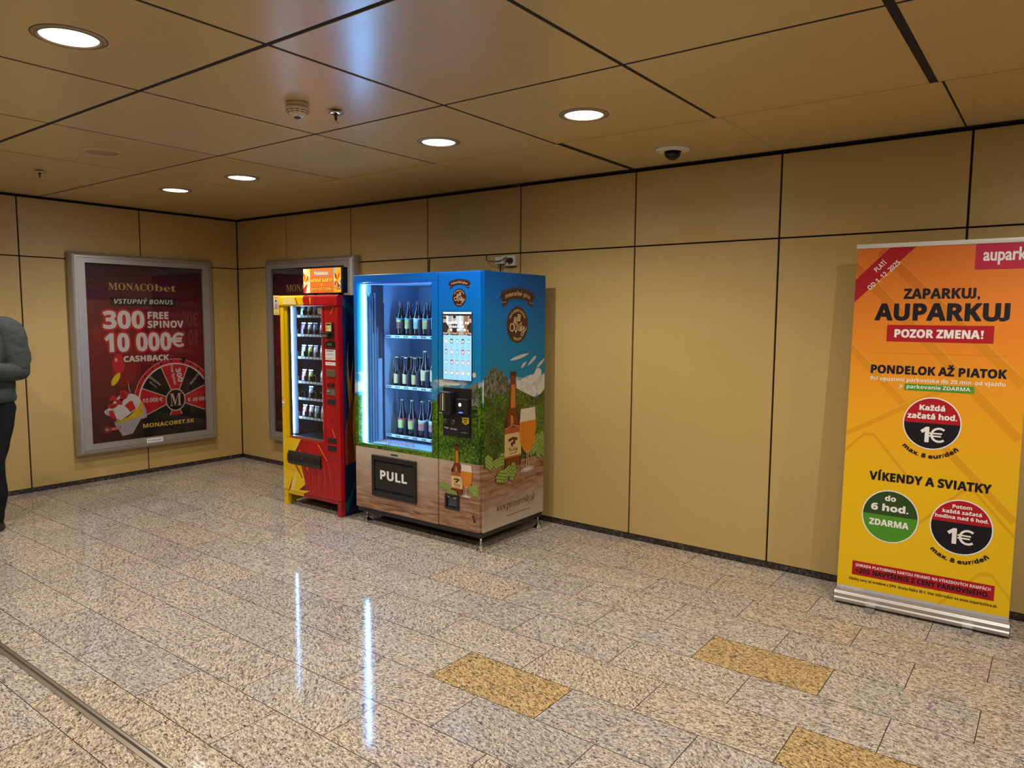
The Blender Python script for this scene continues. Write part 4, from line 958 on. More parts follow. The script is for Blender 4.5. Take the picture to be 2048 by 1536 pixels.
b.prism([(-0.0021, 0.355), (-0.0035, 0.355), (-0.010, 0.292), (-0.0021, 0.292)], 0.985, 1.063, M_DGREY); b.build('coin_return', cd)
b = MB(); b.box(0.008, WD - 0.006, 0.010, DP - 0.01, 0.094, Z0 - 0.001, M_BLACK, 0.003, 1); b.build('base_frame', t)
for x, y in ((1.256, 0.027), (1.246, 0.745), (0.043, 0.077), (0.043, 0.745)):
    b = MB(); b.lathe([(0.032, 0.0), (0.034, 0.004), (0.030, 0.010), (0.016, 0.022), (0.012, 0.030)], (x, y, 0), M_CHROME, 24); b.lathe([(0.013, 0.030), (0.013, 0.040)], (x, y, 0), M_CHROME, 6, smooth=False); b.cyl((x, y, 0.040), 0.0075, 0.055, M_ALU, seg=12); b.build('levelling_foot', t)
for x, y in ((0.06, 0.30), (0.14, 0.30), (1.18, 0.10), (1.20, 0.60)):
    b = MB(); b.sphere((x, y, Z1 + 0.001), 0.008, M_CHROME, (1, 1, 0.6), 2); b.build('top_screw', t)
for x0, x1, y0, y1 in ((1.13, 1.25, 0.09, 0.14), (0.02, 0.14, 0.09, 0.16)):
    b = MB(); b.box(x0, x1, y0, y1, Z1 - 0.001, Z1 + 0.006, M_BLACK, 0.002, 1); b.build('hinge_plate', t)

# ------------------------------------------------------------------ bottles (each stands on a shelf of the machine)
RZ = Matrix.Rotation(BR, 4, 'Z')
def inB(x, y, z): return Vector((BX, BY, 0)) + RZ @ Vector((x, y, z))
M_BOT = mat('brown_bottle_glass', (0.008, 0.006, 0.006), 0.07, spec=0.6, coat=0.2)
def make_bottle(kind, loc, label, group):
    t = thing('beer_bottle', label, 'bottle', loc, 0.0, group)
    if kind.startswith('large'):
        prof = [(0.0001, 0.0), (0.033, 0.0), (0.036, 0.004), (0.036, 0.155), (0.034, 0.172), (0.026, 0.192), (0.019, 0.215), (0.0145, 0.262), (0.0155, 0.266), (0.0155, 0.280)]; lab = (0.066, 0.150); rl = 0.0363; top = 0.280
    else:
        prof = [(0.0001, 0.0), (0.026, 0.0), (0.029, 0.004), (0.029, 0.118), (0.027, 0.134), (0.018, 0.155), (0.0135, 0.175), (0.0125, 0.230), (0.0138, 0.234), (0.0138, 0.240)]; lab = (0.030, 0.108); rl = 0.0293; top = 0.240
    if kind == 'large_tall': prof = [(r, h if h < 0.15 else 0.15 + (h - 0.15) * 1.12) for r, h in prof]; top = prof[-1][1]
    b = MB(); b.lathe(prof, (0, 0, 0), M_BOT, 24, cap=False); b.build('glass_body', t)
    b = MB(); A, B_, C_ = LAB[kind_label[kind]]
    h0, h1 = lab
    b.lathe([(rl, h0), (rl, h0 + (h1 - h0) * 0.62)], (0, 0, 0), A, 24, cap=False)
    b.lathe([(rl, h0 + (h1 - h0) * 0.62), (rl, h0 + (h1 - h0) * 0.80)], (0, 0, 0), B_, 24, cap=False)
    n = 24; V = []
    for i in range(n):                                      # wavy top edge of the label
        a = 2 * pi * i / n; V += [(rl * cos(a), rl * sin(a), h0 + (h1 - h0) * 0.80), (rl * cos(a), rl * sin(a), h1 + 0.004 * sin(2 * a))]
    b.mesh(V, [(2 * i, 2 * ((i + 1) % n), 2 * ((i + 1) % n) + 1, 2 * i + 1) for i in range(n)], C_, True)
    for a in (-1.9, -0.6, 0.7, 2.0):                        # small emblem on the label
        b.mesh([(1.004 * rl * cos(a + d), 1.004 * rl * sin(a + d), h0 + (h1 - h0) * z) for d, z in ((-0.25, 0.45), (0.25, 0.48), (0.22, 0.58), (-0.25, 0.55))], [(0, 1, 2, 3)], K_BROWN)
    b.build('paper_label', t)
    b = MB()
    if kind.startswith('large') and kind != 'large_tall': b.lathe([(0.0162, top - 0.026), (0.0170, top - 0.004), (0.015, top + 0.003), (0.0001, top + 0.003)], (0, 0, 0), M_CAP2, 20, cap=False)
    else: b.lathe([(0.0155, top - 0.006), (0.0165, top - 0.004), (0.0145, top + 0.004), (0.0001, top + 0.005)], (0, 0, 0), M_CAP, 20, cap=False)
    b.build('bottle_cap', t)
    return t
M_CAP = mat('gold_cap', (0.55, 0.50, 0.34), 0.3, 0.7); M_CAP2 = mat('dark_cap', (0.10, 0.06, 0.07), 0.4)
lm = lambda n, c: mat(n, c, 0.5)
LAB = {'gold': (lm('label_olive', (0.45, 0.42, 0.10)), lm('label_yellow', (0.65, 0.45, 0.06)), lm('label_teal', (0.15, 0.42, 0.42))),
       'maroon': (lm('label_maroon', (0.20, 0.06, 0.04)), bpy.data.materials['label_yellow'], bpy.data.materials['label_teal']),
       'mint': (lm('label_mint', (0.30, 0.50, 0.34)), lm('label_pale', (0.60, 0.66, 0.62)), bpy.data.materials['label_pale']),
       'straw': (lm('label_straw', (0.56, 0.46, 0.20)), bpy.data.materials['label_straw'], bpy.data.materials['label_straw']),
       'redtop': (lm('label_lime', (0.46, 0.46, 0.12)), bpy.data.materials['label_lime'], lm('label_red', (0.42, 0.05, 0.05))),
       'pink': (lm('label_pink', (0.45, 0.16, 0.14)), lm('label_mixed', (0.55, 0.40, 0.14)), lm('label_ice', (0.5, 0.6, 0.62)))}
WORD = {'gold': 'olive', 'maroon': 'maroon', 'mint': 'mint', 'straw': 'straw', 'redtop': 'red-topped', 'pink': 'pink'}
ORD = ['leftmost', 'second from left', 'third from left', 'fourth from left', 'fifth from left', 'sixth from left', 'seventh from left']
SH = {'top': 1.4745, 'middle': 1.0685, 'bottom': 0.6705}
kind_label = {}
protos = {}
def bottle_at(kind, lab, x, y, shelf, k, row):
    key = kind + '-' + lab
    size = {'large': 'large', 'large_tall': 'tall', 'small': 'small'}[kind]
    lb = '%s beer bottle, %s label, %s in %s row of %s shelf' % (size, WORD[lab], ORD[k], row, shelf)
    g = 'beer bottles on the %s shelf' % shelf
    loc = inB(x, y, SH[shelf])
    if key in protos:
        o = dup(protos[key], loc, random.uniform(-0.3, 0.3), lb); o['group'] = g
    else:
        kind_label[kind] = lab; protos[key] = make_bottle(kind, loc, lb, g)
for k, lab in enumerate(['maroon', 'gold', 'mint', 'gold', 'mint', 'gold']):
    bottle_at('large', lab, 0.170 + 0.095 * k if k else 0.170, 0.340, 'top', k, 'front')
for k, lab in enumerate(['gold', 'gold', 'mint', 'gold', 'mint']):
    if k >= 2: bottle_at('large', lab, 0.170 + 0.095 * k, 0.425, 'top', k - 2, 'second')
for k in range(2, 5): bottle_at('large', 'mint', 0.170 + 0.095 * k, 0.510, 'top', k - 2, 'back')
for k in range(3): bottle_at('small', 'straw', 0.130 + 0.1 * k, 0.335, 'middle', k, 'front')
for k in range(3): bottle_at('small', 'straw', 0.130 + 0.1 * k, 0.405, 'middle', k, 'second')
for k in range(3): bottle_at('small', 'straw', 0.130 + 0.1 * k, 0.475, 'middle', k, 'back')
for k in (3, 4): bottle_at('large_tall', 'straw', 0.135 + 0.1 * k, 0.340, 'middle', k, 'front')
bottle_at('large_tall', 'straw', 0.535, 0.425, 'middle', 4, 'second')
for k, lab in enumerate(['redtop', 'redtop', 'pink', 'pink']): bottle_at('large_tall', lab, 0.180 + 0.113 * k, 0.340, 'bottom', k, 'front')
for k, lab in enumerate(['pink', 'pink']): bottle_at('large_tall', lab, 0.180 + 0.113 * (k + 2), 0.430, 'bottom', k, 'second')

# ------------------------------------------------------------------ red and yellow snack machine
def paint(name, c, streak=0.25, scale=(6, 6, 1.2)):
    m, nt, bs = newmat(name); co = objco(nt)
    n = noise(nt, mapping(nt, co, scale, rot=(0, 0.35, 0)), 2.2, 4, 0.6, 0.4)
    C = Vector(c)
    nt.links.new(mixc(nt, math_n(nt, 'MULTIPLY', n.outputs[0], 1.0), tuple(C * (1 - streak)), tuple([min(1, x) for x in C * (1 + streak)])), bs.inputs['Base Color'])
    bs.inputs['Roughness'].default_value = 0.24; bs.inputs['Specular IOR Level'].default_value = 0.5
    return m
R_YEL = paint('yellow_wrap', (0.78, 0.50, 0.004), 0.05)
R_RED = paint('red_wrap', (0.40, 0.005, 0.009), 0.4)
R_RED2 = paint('dark_red_wrap', (0.30, 0.010, 0.016), 0.3)
R_NAVY = paint('navy_wrap', (0.006, 0.016, 0.06), 0.6, (3, 3, 1))
R_TEAL = mat('teal_swirl', (0.006, 0.075, 0.085), 0.3, var=0.3, scale=8)
R_FL1 = mat('flame_orange', (0.48, 0.155, 0.014), 0.3, var=0.45, scale=18); R_FL2 = mat('flame_ochre', (0.55, 0.30, 0.04), 0.3, var=0.4, scale=18); R_FL3 = mat('flame_rust', (0.19, 0.035, 0.010), 0.3, var=0.4, scale=18)
R_PALE = mat('pale_flash', (0.76, 0.58, 0.17), 0.3, var=0.1); R_ORA = mat('orange_flash', (0.75, 0.28, 0.01), 0.3); R_DRED = mat('dark_red_flash', (0.30, 0.012, 0.006), 0.3)
RX, RY, RR = 2.128, -0.972, 0.013
t = thing('vending_machine', 'red and yellow vending machine with card packs behind glass, left of the blue one', 'vending machine', (RX, RY, 0.0), RR)
RW, RD, RH = 0.747, 0.80, 1.805
R_IN = mat('dark_interior', (0.02, 0.024, 0.04), 0.5, var=0.5, scale=60)
b = MB()
b.box(RW - 0.02, RW, 0.050, RD, 0.02, RH, R_NAVY, 0.003); b.box(0.0, 0.02, 0.050, RD, 0.02, RH, R_YEL, 0.003)
b.box(0.02, RW - 0.02, RD - 0.02, RD, 0.13, RH, R_NAVY); b.box(0.02, RW - 0.02, 0.06, RD - 0.02, RH - 0.05, RH - 0.002, R_NAVY)
b.box(0.02, RW - 0.02, 0.06, RD - 0.02, 0.14, 0.595, R_IN); b.box(0.56, RW - 0.02, 0.06, RD - 0.02, 0.595, RH - 0.05, R_IN)
b.box(0.02, 0.035, 0.06, RD - 0.02, 0.595, RH - 0.05, R_IN); b.box(0.035, 0.56, RD - 0.04, RD - 0.02, 0.595, RH - 0.05, R_IN)
p = Print((0.052, RD - 0.004, 0.03, RH - 0.004))
p.poly([(0.05, 1.78), (0.14, 1.72), (0.24, 1.66), (0.34, 1.64), (0.34, 1.60), (0.2, 1.62), (0.1, 1.68), (0.05, 1.72)], R_TEAL, 0)
p.poly([(0.05, 0.10), (0.12, 0.20), (0.17, 0.30), (0.12, 0.14), (0.07, 0.02)], R_TEAL, 0); p.poly([(0.18, 0.10), (0.28, 0.34), (0.30, 0.30), (0.26, 0.12)], R_TEAL, 0)
def wave(x0, z0, z1, amp, ph, n=26): return [(x0 + amp * sin(ph + 7.0 * (z0 + (z1 - z0) * k / n)), z0 + (z1 - z0) * k / n) for k in range(n + 1)]
for x0, z0, z1, am, ph, w, m_ in ((0.16, 0.44, 1.20, 0.025, 0.3, 0.20, R_FL3), (0.11, 0.44, 1.05, 0.018, 1.0, 0.12, R_FL1), (0.105, 0.46, 1.42, 0.016, 2.2, 0.055, R_FL2), (0.14, 0.46, 1.32, 0.020, 4.0, 0.050, R_FL1), (0.17, 0.46, 1.15, 0.018, 5.4, 0.045, R_FL2), (0.21, 0.50, 1.00, 0.03, 0.0, 0.06, R_FL3), (0.085, 0.45, 0.85, 0.010, 3.0, 0.05, R_FL2), (0.19, 0.45, 0.90, 0.02, 2.0, 0.04, R_FL1)):
    pts = wave(x0, z0, z1, am, ph); ws = [w * max(0.06, (1 - (k / 26) ** 1.6)) for k in range(27)]
    p.stroke(pts, ws, m_, 1 + x0 * 10)
p.onto(b, rside(RW)); b.build('cabinet', t)
b = MB(); b.box(0.002, 0.045, 0.004, 0.05, 0.0, 0.128, R_YEL, 0.002, 1); b.box(0.003, 0.012, 0.05, 0.12, 0.0, 0.128, R_YEL); b.cyl((0.022, 0.0035, 0.075), 0.005, 0.002, M_INK, 'y', 10); b.build('leg', t)
b = MB(); b.box(RW - 0.047, RW - 0.002, 0.004, 0.05, 0.0, 0.128, R_RED2, 0.002, 1); b.box(RW - 0.014, RW - 0.004, 0.05, 0.30, 0.0, 0.128, R_NAVY); b.cyl((RW - 0.025, 0.0035, 0.075), 0.005, 0.002, M_INK, 'y', 10); b.build('leg', t)
for x in (0.03, RW - 0.06):
    b = MB(); b.box(x, x + 0.03, 0.70, 0.76, 0.0, 0.14, M_BLACKM); b.build('leg', t)
b = MB(); b.box(0.046, 0.26, 0.012, 0.05, 0.100, 0.130, R_YEL); b.box(0.26, RW - 0.048, 0.012, 0.05, 0.100, 0.130, R_RED2); b.build('bottom_rail', t)
# door
b = MB()
b.box(0.0, 0.050, 0.0, 0.05, 0.130, RH - 0.09, R_YEL, 0.008, 3)
b.box(RW - 0.045, RW, 0.0, 0.05, 0.130, RH - 0.09, R_RED, 0.010, 3)
hp = [(0.008, 0), (0.05, 0), (0.05, 0.092), (0.020, 0.092), (0.008, 0.0905), (-0.002, 0.086), (-0.008, 0.079), (-0.010, 0.071), (-0.010, 0.016), (-0.007, 0.006), (0.0, 0.001)]
hp = [(y, RH - 0.092 + z) for y, z in hp]
b.prism(hp, 0.0, 0.325, R_YEL); b.prism(hp, 0.325, RW, R_RED)
b.box(0.050, 0.33, 0.014, 0.05, 1.722, RH - 0.091, R_YEL); b.box(0.33, RW - 0.045, 0.014, 0.05, 1.722, RH - 0.091, R_RED)
b.box(0.050, 0.076, 0.014, 0.05, 0.595, 1.722, R_YEL); b.box(0.533, 0.560, 0.006, 0.05, 0.595, 1.722, R_RED, 0.004)
b.box(0.050, RW - 0.045, 0.006, 0.05, 0.130, 0.595, R_RED, 0.002, 1)
p = Print((0.051, RW - 0.047, 0.132, 0.593))
p.poly([(0.0, 0.6), (0.25, 0.6), (0.225, 0.475), (0.242, 0.36), (0.293, 0.215), (0.214, 0.15), (0.354, 0.165), (0.262, 0.125), (0.0, 0.125)], R_YEL, 0)
for q, m_ in (([(0.079, 0.13), (0.129, 0.13), (0.184, 0.298), (0.171, 0.315)], R_PALE), ([(0.063, 0.13), (0.085, 0.13), (0.127, 0.268)], R_DRED), ([(0.243, 0.592), (0.277, 0.592), (0.218, 0.483), (0.155, 0.475)], R_DRED), ([(0.158, 0.363), (0.179, 0.365), (0.26, 0.264), (0.246, 0.262)], R_DRED),
              ([(0.312, 0.362), (0.328, 0.362), (0.320, 0.300)], R_YEL), ([(0.46, 0.572), (0.473, 0.572), (0.582, 0.447), (0.575, 0.445)], R_ORA), ([(0.30, 0.59), (0.33, 0.59), (0.27, 0.49), (0.25, 0.49)], R_DRED), ([(0.20, 0.50), (0.21, 0.59), (0.15, 0.49)], R_PALE),
              ([(0.21, 0.155), (0.275, 0.20), (0.32, 0.17), (0.25, 0.155)], mat('violet_flash', (0.12, 0.012, 0.05), 0.3)), ([(0.05, 0.37), (0.085, 0.47), (0.05, 0.42)], R_PALE)): p.poly(q, m_, 1)
for k in range(14):
    x = 0.30 + 0.028 * k; p.stroke([(x, 0.14 + 0.01 * (k % 3)), (x - 0.02 + 0.012 * (k % 4), 0.30 + 0.02 * (k % 5)), (x - 0.05 + 0.01 * (k % 3), 0.46 + 0.02 * (k % 4))], [0.002, 0.009, 0.001], R_RED2 if k % 3 else mat('streak_%s' % 'abcdefghijklmn'[k], (0.55, 0.05, 0.01), 0.3), 1.5 + k * 0.05)
p.onto(b, front(0, 0.006))
p = Print((0.002, RW - 0.01, RH - 0.076, RH - 0.021))
p.poly([(0.05, RH), (0.20, RH), (0.24, 1.72), (0.06, 1.72)], R_PALE, 0.5); p.poly([(0.215, RH), (0.226, RH), (0.262, 1.72), (0.25, 1.72)], R_DRED, 1); p.poly([(0.295, RH), (0.307, RH), (0.345, 1.72), (0.33, 1.72)], R_ORA, 1); p.poly([(0.40, RH), (0.43, RH), (0.425, 1.73), (0.415, 1.73)], R_ORA, 0.8)
p.onto(b, front(0, -0.0105)); p = Print((0.05, 0.40, 1.723, 1.755)); p.poly([(0.16, 1.76), (0.18, 1.76), (0.215, 1.72), (0.195, 1.72)], R_DRED, 1); p.poly([(0.32, 1.76), (0.345, 1.76), (0.365, 1.72), (0.35, 1.72)], R_ORA, 1); p.onto(b, front(0, 0.0138))
p = Print((0.006, 0.044, 0.14, 1.70)); p.poly([(0.0, 0.14), (0.005, 0.22), (0.045, 0.33), (0.045, 0.37), (0.03, 0.27), (0.025, 0.14)], R_PALE, 1); p.poly([(0, 0.50), (0.045, 0.60), (0.045, 0.57), (0.0, 0.47)], R_PALE, 1); p.poly([(0, 0.9), (0.045, 1.3), (0.045, 1.2), (0.0, 0.8)], R_PALE, 1); p.onto(b, front(0, 0.0))
door = b.build('front_door', t)
b = MB(); b.box(0.0765, 0.5325, 0.022, 0.027, 0.596, 1.7215, M_PANE); b.build('window_pane', door)
b = MB(); b.box(0.077, 0.084, 0.028, 0.05, 0.60, 1.72, M_DGREY); b.box(0.077, 0.5325, 0.028, 0.05, 0.597, 0.610, M_ALU); b.build('window_seal', door)
b = MB(); b.prism([(0.005, 0.483), (0.001, 0.48), (-0.012, 0.45), (-0.014, 0.40), (-0.004, 0.372), (0.005, 0.368)], 0.078, 0.506, M_BLACK)
b.lathe([(0.0001, -0.020), (0.014, -0.019), (0.018, -0.014), (0.02, -0.010)], (0.27, 0.0, 0.425), M_BLACKM, 20, 'y', cap=False); f_ = b.build('delivery_flap', door); f_['label'] = 'black delivery flap with round knob'
b = MB(); b.box(0.006, 0.016, -0.004, 0.001, 0.93, 0.934, M_INK); b.box(0.010, 0.036, -0.003, 0.001, 0.855, 0.905, M_CREAMP, 0.002, 1); b.lathe([(0.0001, -0.010), (0.009, -0.010), (0.011, -0.003)], (0.022, 0, 0.885), M_ALU, 16, 'y', cap=False); b.build('door_lock', door)
b = MB(); b.box(0.560, RW - 0.045, 0.012, 0.05, 0.596, 1.722, R_RED, 0.002, 1)
p = Print((0.562, RW - 0.047, 0.60, 1.72)); p.poly([(0.634, 1.648), (0.640, 1.648), (0.706, 1.745), (0.70, 1.75)], R_ORA, 1); p.poly([(0.634, 0.72), (0.642, 0.72), (0.708, 0.608), (0.70, 0.608)], R_ORA, 1); p.poly([(0.57, 0.90), (0.70, 0.75), (0.70, 0.70)], R_RED2, 1)
for z in (1.64, 1.56, 0.80): p.rect(0.585, 0.695, z, z + 0.002, R_DRED, 1)
p.onto(b, front(0, 0.012)); cp = b.build('coin_panel', door)
b = MB(); b.box(0.586, 0.676, 0.002, 0.0115, 1.455, 1.585, M_BLACK, 0.003); b.prism([(0.002, 1.505), (-0.030, 1.500), (-0.034, 1.480), (-0.020, 1.470), (0.002, 1.470)], 0.572, 0.650, M_BLACK)
p = Print(); p.rect(0.592, 0.660, 1.512, 1.580, mat('note_yellow', (0.70, 0.50, 0.01), 0.5), 0); p.rect(0.598, 0.654, 1.562, 1.574, M_INK, 1); p.rect(0.618, 0.655, 1.517, 1.556, M_PAPER, 1); p.stroke([(0.625, 1.53), (0.64, 1.55), (0.65, 1.535)], 0.005, M_INK, 2); p.rect(0.596, 0.612, 1.534, 1.537, M_INK, 1); p.onto(b, front(0, 0.002)); b.box(0.575, 0.647, -0.0345, -0.030, 1.484, 1.487, M_ALU); b.build('banknote_reader', cp)
b = MB(); b.box(0.578, 0.690, 0.004, 0.0115, 1.382, 1.434, M_BLACK, 0.002, 1); p = Print(); p.rect(0.608, 0.662, 1.398, 1.418, mat('green_display', (0.02, 0.10, 0.02), 0.3, emit=0.4), 0); p.onto(b, front(0, 0.004)); b.build('display', cp)
b = MB(); b.box(0.572, 0.698, 0.0105, 0.0115, 1.281, 1.366, M_PAPER); b.box(0.572, 0.698, 0.0105, 0.0115, 1.238, 1.265, M_PAPER); p = Print(); p.rect(0.585, 0.675, 1.352, 1.358, M_INK, 0)
for z in (1.335, 1.327, 1.318, 1.298, 1.290): p.rect(0.582, 0.655 + (z * 37 % 0.03), z, z + 0.002, M_DGREY, 0)
p.rect(0.585, 0.66, 1.252, 1.254, M_DGREY, 0); p.onto(b, front(0, 0.0105)); b.build('paper_notice', cp)
b = MB(); b.box(0.586, 0.698, 0.007, 0.0115, 1.146, 1.204, mat('keypad_plate', (0.20, 0.19, 0.16), 0.4, 0.6))
for r in range(4):
    for c in range(6): b.box(0.591 + c * 0.0175, 0.603 + c * 0.0175, 0.004, 0.0072, 1.151 + r * 0.0135, 1.160 + r * 0.0135, M_ALU)
b.build('keypad', cp)
b = MB(); b.box(0.596, 0.674, 0.006, 0.0115, 1.066, 1.094, M_BLACK); p = Print(); p.text('PUSH', 0.618, 0.652, 1.076, 1.084, R_RED, 0, 'bold'); p.onto(b, front(0, 0.006)); b.build('coin_slot', cp)
b = MB(); b.box(0.584, 0.697, 0.007, 0.0115, 0.996, 1.050, mat('coin_plate', (0.22, 0.19, 0.16), 0.4, 0.6, var=0.4, scale=120)); b.box(0.592, 0.628, 0.004, 0.0072, 1.022, 1.030, M_ALU, 0.001, 1); b.cyl((0.66, 0.0068, 1.022), 0.014, 0.003, M_ALU, 'y', 18); b.build('coin_plate', cp)
for z0, z1 in ((0.918, 0.970), (0.536 + 0.066, 0.650)):
    b = MB(); b.box(0.586, 0.699, 0.008, 0.0115, z0, z1, R_RED2); b.box(0.592, 0.693, 0.006, 0.0085, z0 + 0.006, z1 - 0.006, M_BLACKM); b.build('coin_tray', cp)
b = MB(); b.box(0.592, 0.693, 0.002, 0.006, 0.538, 0.583, M_BLACKM, 0.001, 1); b.build('coin_return', door)
b = MB(); b.box(0.605, 0.685, 0.003, 0.006, 0.47, 0.51, R_RED2, 0.001, 1); b.build('service_cover', door)
# interior: lamp, trays with spirals
b = MB(); b.cyl((0.062, 0.064, 0.625), 0.012, 1.085, M_LED2, seg=14); b.build('light_tube', t)
b = MB(); b.box(0.0355, 0.055, 0.09, 0.13, 0.61, 1.71, mat('lamp_reflector', (0.30, 0.38, 0.50), 0.5)); b.box(0.0355, 0.040, 0.13, 0.74, 0.61, 1.71, mat('specked_side', (0.06, 0.075, 0.12), 0.5, var=0.9, scale=90)); b.build('inner_side', t)
TRZ = [1.633, 1.472, 1.281, 1.070, 0.928, 0.763]
M_TAG = mat('price_tags', (0.60, 0.66, 0.70), 0.4); M_WIRE = mat('black_spiral', (0.10, 0.11, 0.13), 0.3, 0.8)
for n, z in enumerate(TRZ):
    b = MB(); b.box(0.094, 0.550, 0.104, 0.70, z - 0.012, z - 0.006, M_DGREY); b.box(0.104, 0.550, 0.098, 0.104, z - 0.014, z + 0.010, M_DGREY)
    p = Print()
    for k in range(9): p.rect(0.116 + 0.047 * k, 0.152 + 0.047 * k, z - 0.009, z + 0.006, M_TAG, 0); p.rect(0.122 + 0.047 * k, 0.138 + 0.047 * k, z - 0.004, z + 0.001, M_DGREY, 1)
    p.onto(b, front(0, 0.098)); tr = b.build('tray', t)
    for k in range(6):
        b = MB(); b.box(0.172 - 0.08 + 0.08 * k, 0.174 - 0.08 + 0.08 * k, 0.106, 0.70, z - 0.006, z + 0.05, M_DGREY); b.build('lane_divider', tr)
    for k in range(5):
        cx = 0.133 + 0.08 * k; b = MB()
        b.tube([(cx + 0.033 * cos(a), 0.108 + 0.0085 * a, z + 0.031 + 0.033 * sin(a)) for a in [-pi / 2 + i * pi / 8 for i in range(16 * 8 + 1)]], 0.0016, M_WIRE, 5); b.build('spiral', tr)
b = MB(); b.box(0.455, 0.530, 0.030, 0.060, 1.650, 1.705, M_WHITEP, 0.006)
o = b.build('alarm_sensor', t); o['label'] = 'white plastic sensor box in the top window corner'
# card packs in the spirals
RZ2 = Matrix.Rotation(RR, 4, 'Z')
def inR(x, y, z): return Vector((RX, RY, 0)) + RZ2 @ Vector((x, y, z))
PK = {}
def packmat(n, a, b_, c):
    m, nt, bs = newmat('foil_' + n); co = objco(nt)
    nz = noise(nt, mapping(nt, co, (20, 20, 45)), 1.0, 3, 0.6)
    nt.links.new(ramp(nt, [(0.35, a), (0.5, b_), (0.62, c)], nz.outputs[0]).outputs[0], bs.inputs['Base Color']); bs.inputs['Roughness'].default_value = 0.25; bs.inputs['Metallic'].default_value = 0.2
    return m
PK['pale blue'] = packmat('pale_blue', (0.25, 0.42, 0.60), (0.55, 0.70, 0.80), (0.15, 0.25, 0.5)); PK['green and white'] = packmat('green_white', (0.60, 0.66, 0.62), (0.35, 0.55, 0.20), (0.6, 0.62, 0.2)); PK['violet'] = packmat('violet', (0.25, 0.20, 0.55), (0.45, 0.45, 0.75), (0.65, 0.65, 0.75))
PK['blue and pink'] = packmat('blue_pink', (0.08, 0.12, 0.50), (0.15, 0.2, 0.6), (0.65, 0.12, 0.3)); PK['orange and blue'] = packmat('orange_blue', (0.60, 0.45, 0.35), (0.25, 0.3, 0.6), (0.7, 0.35, 0.15)); PK['blue'] = packmat('blue', (0.06, 0.16, 0.55), (0.12, 0.28, 0.7), (0.3, 0.5, 0.8)); PK['white'] = packmat('white', (0.75, 0.75, 0.78), (0.7, 0.72, 0.75), (0.55, 0.6, 0.7))
PK['green'] = packmat('green', (0.08, 0.45, 0.40), (0.30, 0.55, 0.15), (0.5, 0.6, 0.2)); PK['pink'] = packmat('pink', (0.6, 0.12, 0.25), (0.5, 0.25, 0.5), (0.7, 0.6, 0.65))
def make_pack(colour, loc, label):
    t2 = tag(bpy.data.objects.new('card_pack', None), label, 'card pack', 'card packs in the red machine'); COL.objects.link(t2); t2.location = loc; t2.rotation_euler = (radians(-8), 0, 0)
    m_ = PK[colour]; b = MB(); n = 8; V = []
    for sgn in (-1, 1):
        for i in range(n + 1):
            for j in range(n + 1):
                u, v = i / n, j / n; V.append(((u - 0.5) * 0.056, sgn * 0.007 * (sin(pi * u) * sin(pi * v)) ** 0.6, 0.006 + v * 0.098))
    F = []; off = (n + 1) ** 2
    for i in range(n):
        for j in range(n):
            a = i * (n + 1) + j; F.append((a, a + n + 1, a + n + 2, a + 1)); F.append((a + off, a + 1 + off, a + n + 2 + off, a + n + 1 + off))
    b.mesh(V, F, m_, True); b.build('foil_pouch', t2)
    b = MB(); b.box(-0.028, 0.028, -0.0012, 0.0012, 0.0, 0.0065, M_ALU); b.box(-0.028, 0.028, -0.0012, 0.0012, 0.1035, 0.112, M_ALU); b.build('crimped_seal', t2)
    return t2
ROWS = [['pale blue', 'green and white', 'violet', None], ['blue and pink', 'orange and blue', 'blue', 'white'], ['pale blue', 'green', 'violet', 'white'], ['pink', 'green and white', None, 'white'], [None, 'pale blue', None, None], ['pink', 'white', 'pale blue', 'white']]
RN = ['top', 'second', 'third', 'fourth', 'fifth', 'bottom']; LN = ['leftmost', 'second from left', 'third from left', 'fourth from left']
pp_ = {}
for r, row in enumerate(ROWS):
    for k, c in enumerate(row):
        if not c: continue
        lb = '%s foil card pack, %s on %s tray of red machine' % (c, LN[k], RN[r]); loc = inR(0.133 + 0.08 * k, 0.128 + 0.006 * (k % 2), TRZ[r] - 0.0055)
        if c in pp_: o = dup(pp_[c], loc, RR, lb)
        else: pp_[c] = make_pack(c, loc, lb); pp_[c].rotation_euler.z = RR
# leaflet box on the machine's left side
t = thing('leaflet_holder', 'small yellow leaflet box at the top left edge of the red machine', 'leaflet box', inR(0.0, 0.0, 1.64), RR)
b = MB(); b.box(-0.072, -0.001, -0.010, 0.028, 0.0, 0.165, mat('leaflet_yellow', (0.70, 0.50, 0.05), 0.5), 0.002, 1); b.build('box', t)
b = MB(); p = Print(); u = -0.068
p.rect(u, u + 0.066, 0.004, 0.160, mat('leaflet_paper', (0.70, 0.55, 0.16), 0.5), 0); p.text('Panini', u + 0.010, u + 0.058, 0.143, 0.153, mat('leaflet_red', (0.60, 0.16, 0.03), 0.5), 1, 'ital') if False else p.stroke([(u + 0.010, 0.147), (u + 0.056, 0.147)], 0.010, mat('leaflet_red', (0.60, 0.20, 0.05), 0.5), 1)
p.rect(u + 0.003, u + 0.063, 0.048, 0.134, mat('leaflet_photo', (0.42, 0.42, 0.42), 0.5, var=0.4, scale=90), 1); p.ell(u + 0.034, 0.112, 0.010, 0.013, mat('leaflet_skin', (0.40, 0.22, 0.15), 0.5), 2, n=16); p.ell(u + 0.034, 0.122, 0.011, 0.008, M_INK, 3, n=14); p.poly([(u + 0.012, 0.05), (u + 0.018, 0.09), (u + 0.034, 0.10), (u + 0.05, 0.09), (u + 0.058, 0.05)], mat('leaflet_shirt', (0.36, 0.18, 0.18), 0.5), 2)
